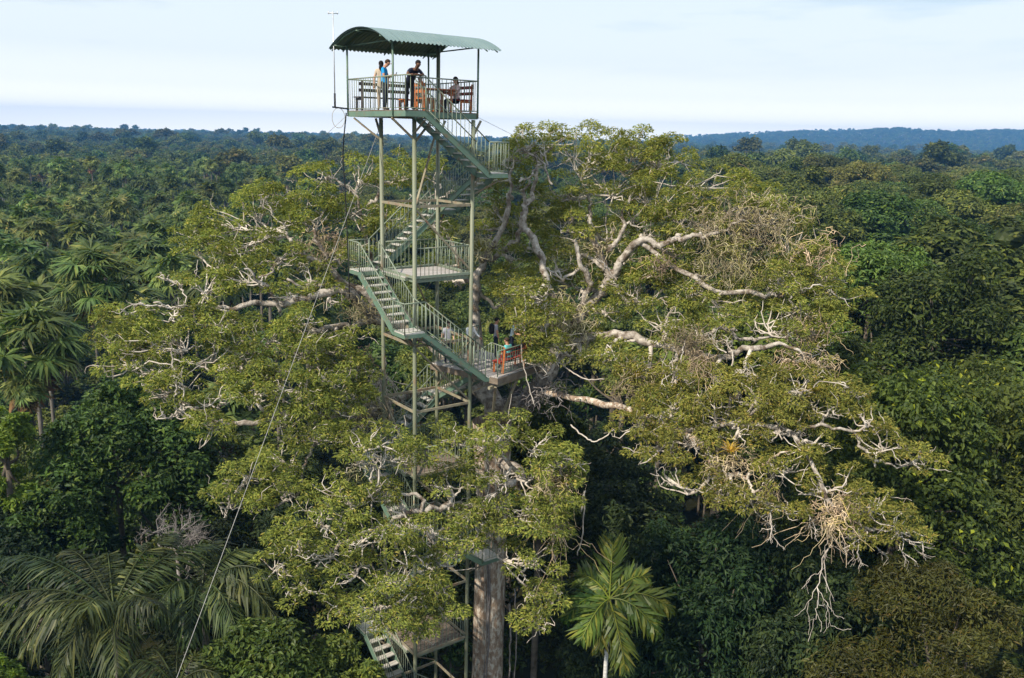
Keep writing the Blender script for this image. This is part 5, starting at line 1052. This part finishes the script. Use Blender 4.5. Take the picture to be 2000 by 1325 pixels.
# ------------------------------------------------------------------ people
def person(label, pos, face, shirt='white_cloth', legs='jean', skin='skin', hair='dark_hair', pose='stand', h=1.7, long_hair=False, shorts=False, sleeve=.55, lean=0.0, prop=None, cap=None, arms=None, head_tilt=.0, legs_down=None):
    """pos: feet (or seat) point; face: unit heading; local x right, y forward, z up; built for h = 1.7 and scaled"""
    k = h / 1.83
    hipz = .90 if pose == 'stand' else .50
    ln_ = lean; J = {}
    J['pel'] = (0, 0, hipz); J['spn'] = (0, .16 * ln_, hipz + .2 - .03 * ln_); J['che'] = (0, .38 * ln_, hipz + .40 - .12 * ln_)
    J['nec'] = (0, .52 * ln_, hipz + .56 - .2 * ln_); hy = .52 * ln_ + .03 + head_tilt * .06; hz_ = hipz + .56 - .2 * ln_
    J['hd0'] = (0, hy, hz_ + .08); J['hd1'] = (0, hy + .02 + head_tilt * .04, hz_ + .15 - head_tilt * .01); J['hd2'] = (0, hy + .005 + head_tilt * .04, hz_ + .22 - head_tilt * .02)
    for s_, nm in ((-1, 'l'), (1, 'r')):
        J['sh' + nm] = (s_ * .175, .42 * ln_, hipz + .50 - .16 * ln_)
        if arms: e_, w_ = arms[nm]; J['el' + nm] = (s_ * e_[0], e_[1], hipz + e_[2]); J['wr' + nm] = (s_ * w_[0], w_[1], hipz + w_[2])
        else: J['el' + nm] = (s_ * .24, .02, hipz + .23); J['wr' + nm] = (s_ * .25, .08, hipz + .0)
        J['hi' + nm] = (s_ * .09, 0, hipz - .05)
        if pose == 'stand': J['kn' + nm] = (s_ * .10, .03, .48); J['an' + nm] = (s_ * .10, 0, .08); J['to' + nm] = (s_ * .12, .15, .035)
        else: J['kn' + nm] = (s_ * .11, .42, .50); J['an' + nm] = (s_ * .11, .40, .09); J['to' + nm] = (s_ * .12, .54, .04)
    RAD = dict(pel=(.15, .115), spn=(.135, .10), che=(.165, .115), nec=(.058, .058), hd0=(.062, .072), hd1=(.082, .098), hd2=(.07, .085), sh=(.068, .068), el=(.046, .046), wr=(.033, .033), hi=(.095, .095), kn=(.062, .062), an=(.042, .042), to=(.035, .03))
    names = list(J); E_ = [('pel', 'spn'), ('spn', 'che'), ('che', 'nec'), ('nec', 'hd0'), ('hd0', 'hd1'), ('hd1', 'hd2')]
    for nm in 'lr': E_ += [('che', 'sh' + nm), ('sh' + nm, 'el' + nm), ('el' + nm, 'wr' + nm), ('pel', 'hi' + nm), ('hi' + nm, 'kn' + nm), ('kn' + nm, 'an' + nm), ('an' + nm, 'to' + nm)]
    me = bpy.data.meshes.new('body'); me.from_pydata([J[n_] for n_ in names], [(names.index(p_), names.index(q_)) for p_, q_ in E_], [])
    ob = bpy.data.objects.new('tmp_body', me); COL.objects.link(ob); md = ob.modifiers.new('skin', 'SKIN'); sv = me.skin_vertices[0].data
    for i, n_ in enumerate(names): sv[i].radius = RAD[n_ if n_ in RAD else n_[:2]]; sv[i].use_root = (n_ == 'pel')
    sb = ob.modifiers.new('sub', 'SUBSURF'); sb.levels = 2; sb.render_levels = 2
    dg = bpy.context.evaluated_depsgraph_get(); ev = bpy.data.meshes.new_from_object(ob.evaluated_get(dg)); bpy.data.objects.remove(ob)
    n_ = len(ev.vertices); V = np.zeros(n_ * 3, np.float32); ev.vertices.foreach_get('co', V); V = V.reshape(-1, 3).astype(float)
    F4 = [p.vertices[:] for p in ev.polygons]; bpy.data.meshes.remove(ev)
    mats = [shirt, legs, skin, 'shoe', 'eye']
    seg = [(p_, q_, 0) for p_, q_ in (('pel', 'spn'), ('spn', 'che'), ('che', 'nec'))] + [('hd0', 'hd2', 2)]
    A_ = Acc(); cen = np.array([V[list(f_)].mean(0) for f_ in F4])
    def dist(p_, q_):
        p_, q_ = np.array(J[p_]), np.array(J[q_]); d = q_ - p_; t = np.clip(((cen - p_) @ d) / (d @ d), 0, 1); return np.linalg.norm(cen - p_ - t[:, None] * d, axis=1), t
    best = np.full(len(cen), 9.); mi = np.zeros(len(cen), int)
    def claim(p_, q_, rad, f_):
        nonlocal_best = dist(p_, q_); d = nonlocal_best[0] / rad; sel = d < best; best[sel] = d[sel]; mi[sel] = f_(nonlocal_best[1])[sel]
    one = lambda v: (lambda t: np.full(len(t), v))
    claim('pel', 'spn', .13, lambda t: np.where(t < .12, 1, 0)); claim('spn', 'che', .14, one(0)); claim('che', 'nec', .09, lambda t: np.where(t > .85, 2, 0)); claim('nec', 'hd0', .06, one(2)); claim('hd0', 'hd2', .09, one(2))
    for nm in 'lr':
        claim('che', 'sh' + nm, .09, one(0)); claim('sh' + nm, 'el' + nm, .06, lambda t: np.where(t > sleeve, 2, 0)); claim('el' + nm, 'wr' + nm, .04, lambda t: np.full(len(t), 0 if sleeve > 1 else 2))
        claim('pel', 'hi' + nm, .12, one(1)); claim('hi' + nm, 'kn' + nm, .08, lambda t: np.where(shorts & (t > .72), 2, 1)); claim('kn' + nm, 'an' + nm, .055, one(2 if shorts else 1)); claim('an' + nm, 'to' + nm, .04, one(3))
    for ln in (3, 4):
        idx = [i for i, f_ in enumerate(F4) if len(f_) == ln]
        if idx:
            A_.V.append(V if not A_.V else np.zeros((0, 3))); A_.L.append(np.array([F4[i] for i in idx]).ravel()); A_.S.append(np.full(len(idx), ln)); A_.M.append(mi[idx]); A_.n = n_
    # hands with separate curled fingers, ears, nose, eyes
    for s_, nm in ((-1, 'l'), (1, 'r')):
        wr, el = np.array(J['wr' + nm]), np.array(J['el' + nm]); d = (wr - el) / np.linalg.norm(wr - el); sx = np.cross(d, Zd if abs(d[2]) < .9 else np.array([0, 1., 0])); sx /= np.linalg.norm(sx); ny = np.cross(sx, d)
        a_box(A_, wr + d * .055, sx * .075, ny * .03, d * .085, 2)
        for f_ in range(4):
            b0 = wr + d * .09 + sx * (-.028 + .019 * f_); l_ = (.062, .072, .068, .05)[f_]; a_tube(A_, [b0, b0 + d * l_ * .55 - ny * .008, b0 + d * l_ * .8 - ny * .03], [.009, .0085, .007], 5, 2)
        b0 = wr + d * .03 - sx * s_ * .036; a_tube(A_, [b0, b0 - sx * s_ * .02 + d * .03, b0 - sx * s_ * .022 + d * .058 - ny * .012], [.011, .01, .008], 5, 2)
    hc = np.array(J['hd1'])
    for s_ in (-1, 1):
        A_.add(OCT_V * np.array([.012, .02, .03]) + hc + np.array([s_ * .082, -.005, 0]), OCT_F, 2); A_.add(OCT_V * np.array([.013, .006, .009]) + hc + np.array([s_ * .032, .092, .012]), OCT_F, 4)
    A_.add(OCT_V * np.array([.012, .022, .022]) + hc + np.array([0, .1, -.012]), OCT_F, 2); A_.add(OCT_V * np.array([.024, .006, .006]) + hc + np.array([0, .09, -.05]), OCT_F, 1)
    o = empty('person', pos); tag(o, label, 'person')
    fx = np.array([face[1], -face[0], 0.]); fy = np.array([face[0], face[1], 0.]); R_ = np.stack([fx, fy, Zd])
    xf = lambda V_: (np.asarray(V_) * k) @ R_ + np.asarray(pos)
    A_.V = [xf(v) for v in A_.V]; part('body', A_, mats, o, True)
    H_ = Acc(); sv_ = SPV * np.array([.092, .108, .105]); 
    nzv = sv_[:, 2] < (-.0); fr = sv_[:, 1] > .035
    sv_ = np.where((nzv & fr)[:, None], sv_ * .6, sv_); sv_[:, 2] = np.where(nzv & ~fr, sv_[:, 2] * .75, sv_[:, 2])
    H_.add(sv_ + hc + np.array([0, -.018, .042]), SPF)
    if long_hair:
        H_.add(SPV * np.array([.085, .05, .2]) + hc + np.array([0, -.085, -.12]), SPF)
    H_.V = [xf(v) for v in H_.V]; part('hair', H_, hair, o, True)
    if cap:
        C_ = Acc(); C_.add(np.where(SPV[:, 2:3] < 0, SPV * [1, 1, .05], SPV) * np.array([.1, .115, .095]) + hc + np.array([0, -.008, .055]), SPF); a_box(C_, hc + np.array([0, .13, .058]), (.14, 0, 0), (0, .1, 0), (0, 0, .012)); C_.V = [xf(v) for v in C_.V]; part('cap', C_, cap, o, True)
    if prop == 'phone':
        ph = empty('phone', (0, 0, 0)); bpy.data.objects.remove(ph); C_ = Acc(); wr = (np.array(J['wrr']) + np.array(J['wrl'])) / 2 + np.array([0, .1, .04]); a_box(C_, wr, (.075, 0, 0), (0, .05, .13), (0, -.009, .004)); C_.V = [xf(v) for v in C_.V]; ob = part('phone', C_, 'screen'); tag(ob, 'dark phone held by the man in the bright blue shirt', 'phone')
    if prop == 'backpack':
        C_ = Acc(); V_ = SPV * np.array([.15, .09, .22]); V_ = np.sign(V_) * np.abs(V_) ** .8 * np.array([1, 1, 1]) ; C_.add(V_ * .8 + np.array(J['che']) + np.array([0, -.18, -.04]), SPF); C_.V = [xf(v) for v in C_.V]; part('backpack', C_, 'black_cloth', o, True)
    return o
N2 = lambda x, y: np.array([x, y, 0]) / math.hypot(x, y)
typing = dict(l=((.23, .06, .22), (.07, .33, .30)), r=((.23, .06, .22), (.07, .33, .30)))
lap = dict(l=((.23, .12, .24), (.10, .36, .10)), r=((.23, .12, .24), (.10, .36, .10)))
tablearm = dict(l=((.24, .2, .22), (.10, .42, .27)), r=((.24, .2, .22), (.10, .42, .27)))
person('man in a bright blue shirt looking at a phone on the top deck', TD(-.50, 1.05), N2(1, -.12), 'blue_cloth', 'jean', 'skin', 'brown_hair', 'stand', 1.66, arms=typing, prop='phone', head_tilt=1.0)
person('dark-haired person in beige standing behind the man in the blue shirt', TD(-.37, 1.5), N2(-.2, 1), 'beige_cloth', 'beige_cloth', 'skin_pale', 'dark_hair', 'stand', 1.64, long_hair=True)
person('man in a black shirt leaning on the near rail of the top deck', TD(-.42, -.42), N2(SU, -CU), 'navy_cloth', 'black_cloth', 'skin_dark', 'dark_hair', 'stand', 1.70, lean=.85, arms=dict(l=((.32, .42, .19), (.10, .50, .215)), r=((.32, .42, .19), (.10, .50, .215))), head_tilt=1.2)
person('grey-haired person in a pale top seated at the outer end of the top deck table', TD(2.2, 1.0) - Zd * .03, N2(-CU, -SU), 'pink_cloth', 'jean', 'skin_pale', 'brown_hair', 'sit', 1.66, arms=tablearm, long_hair=True)
person('white-haired person seated on the backless bench behind the top deck table', TD(1.35, 1.98) - Zd * .03, N2(SU, -CU), 'white_cloth', 'beige_cloth', 'skin_pale', 'grey_hair', 'sit', 1.66, arms=tablearm)
FP = lambda px, py: Pz(px, py, ZP + .0)
person('person in a white long-sleeved shirt, dark shorts and dark cap by the stairs', PN + wp_ * 2.05 + wv_ * .95, N2(.8, -.6), 'white_cloth', 'black_cloth', 'skin', 'dark_hair', 'stand', 1.68, shorts=True, sleeve=1.2, cap='navy_cloth', arms=dict(l=((.26, .12, .25), (.2, .34, .16)), r=((.28, .1, .26), (.24, .3, .12))))
person('person in a turquoise shirt sitting on the red bench of the tree platform', PN + wv_ * 1.15 + wp_ * .36 - Zd * .02, wp_, 'cyan_cloth', 'jean', 'skin', 'brown_hair', 'sit', 1.66, arms=lap, lean=.25)
person('person in a pale blue shirt leaning by the big leaning limb', PN + wv_ * (wl - .3) + wp_ * 1.25, N2(1, -.2), 'lightblue_cloth', 'jean', 'skin', 'brown_hair', 'stand', 1.68, lean=.25, arms=dict(l=((.24, .25, .2), (.12, .42, .22)), r=((.3, .25, .22), (.3, .5, .2))))
person('dark-haired person in grey with a black backpack next to the leaning limb', PN + wv_ * (wl - .62) + wp_ * 1.75, N2(1, .2), 'grey_cloth', 'jean', 'skin', 'dark_hair', 'stand', 1.64, prop='backpack')
person('person in a grey shirt half hidden behind the stair railing', PN + wv_ * .35 + wp_ * 2.6, N2(.4, -1), 'grey_cloth', 'jean', 'skin_pale', 'brown_hair', 'stand', 1.66)
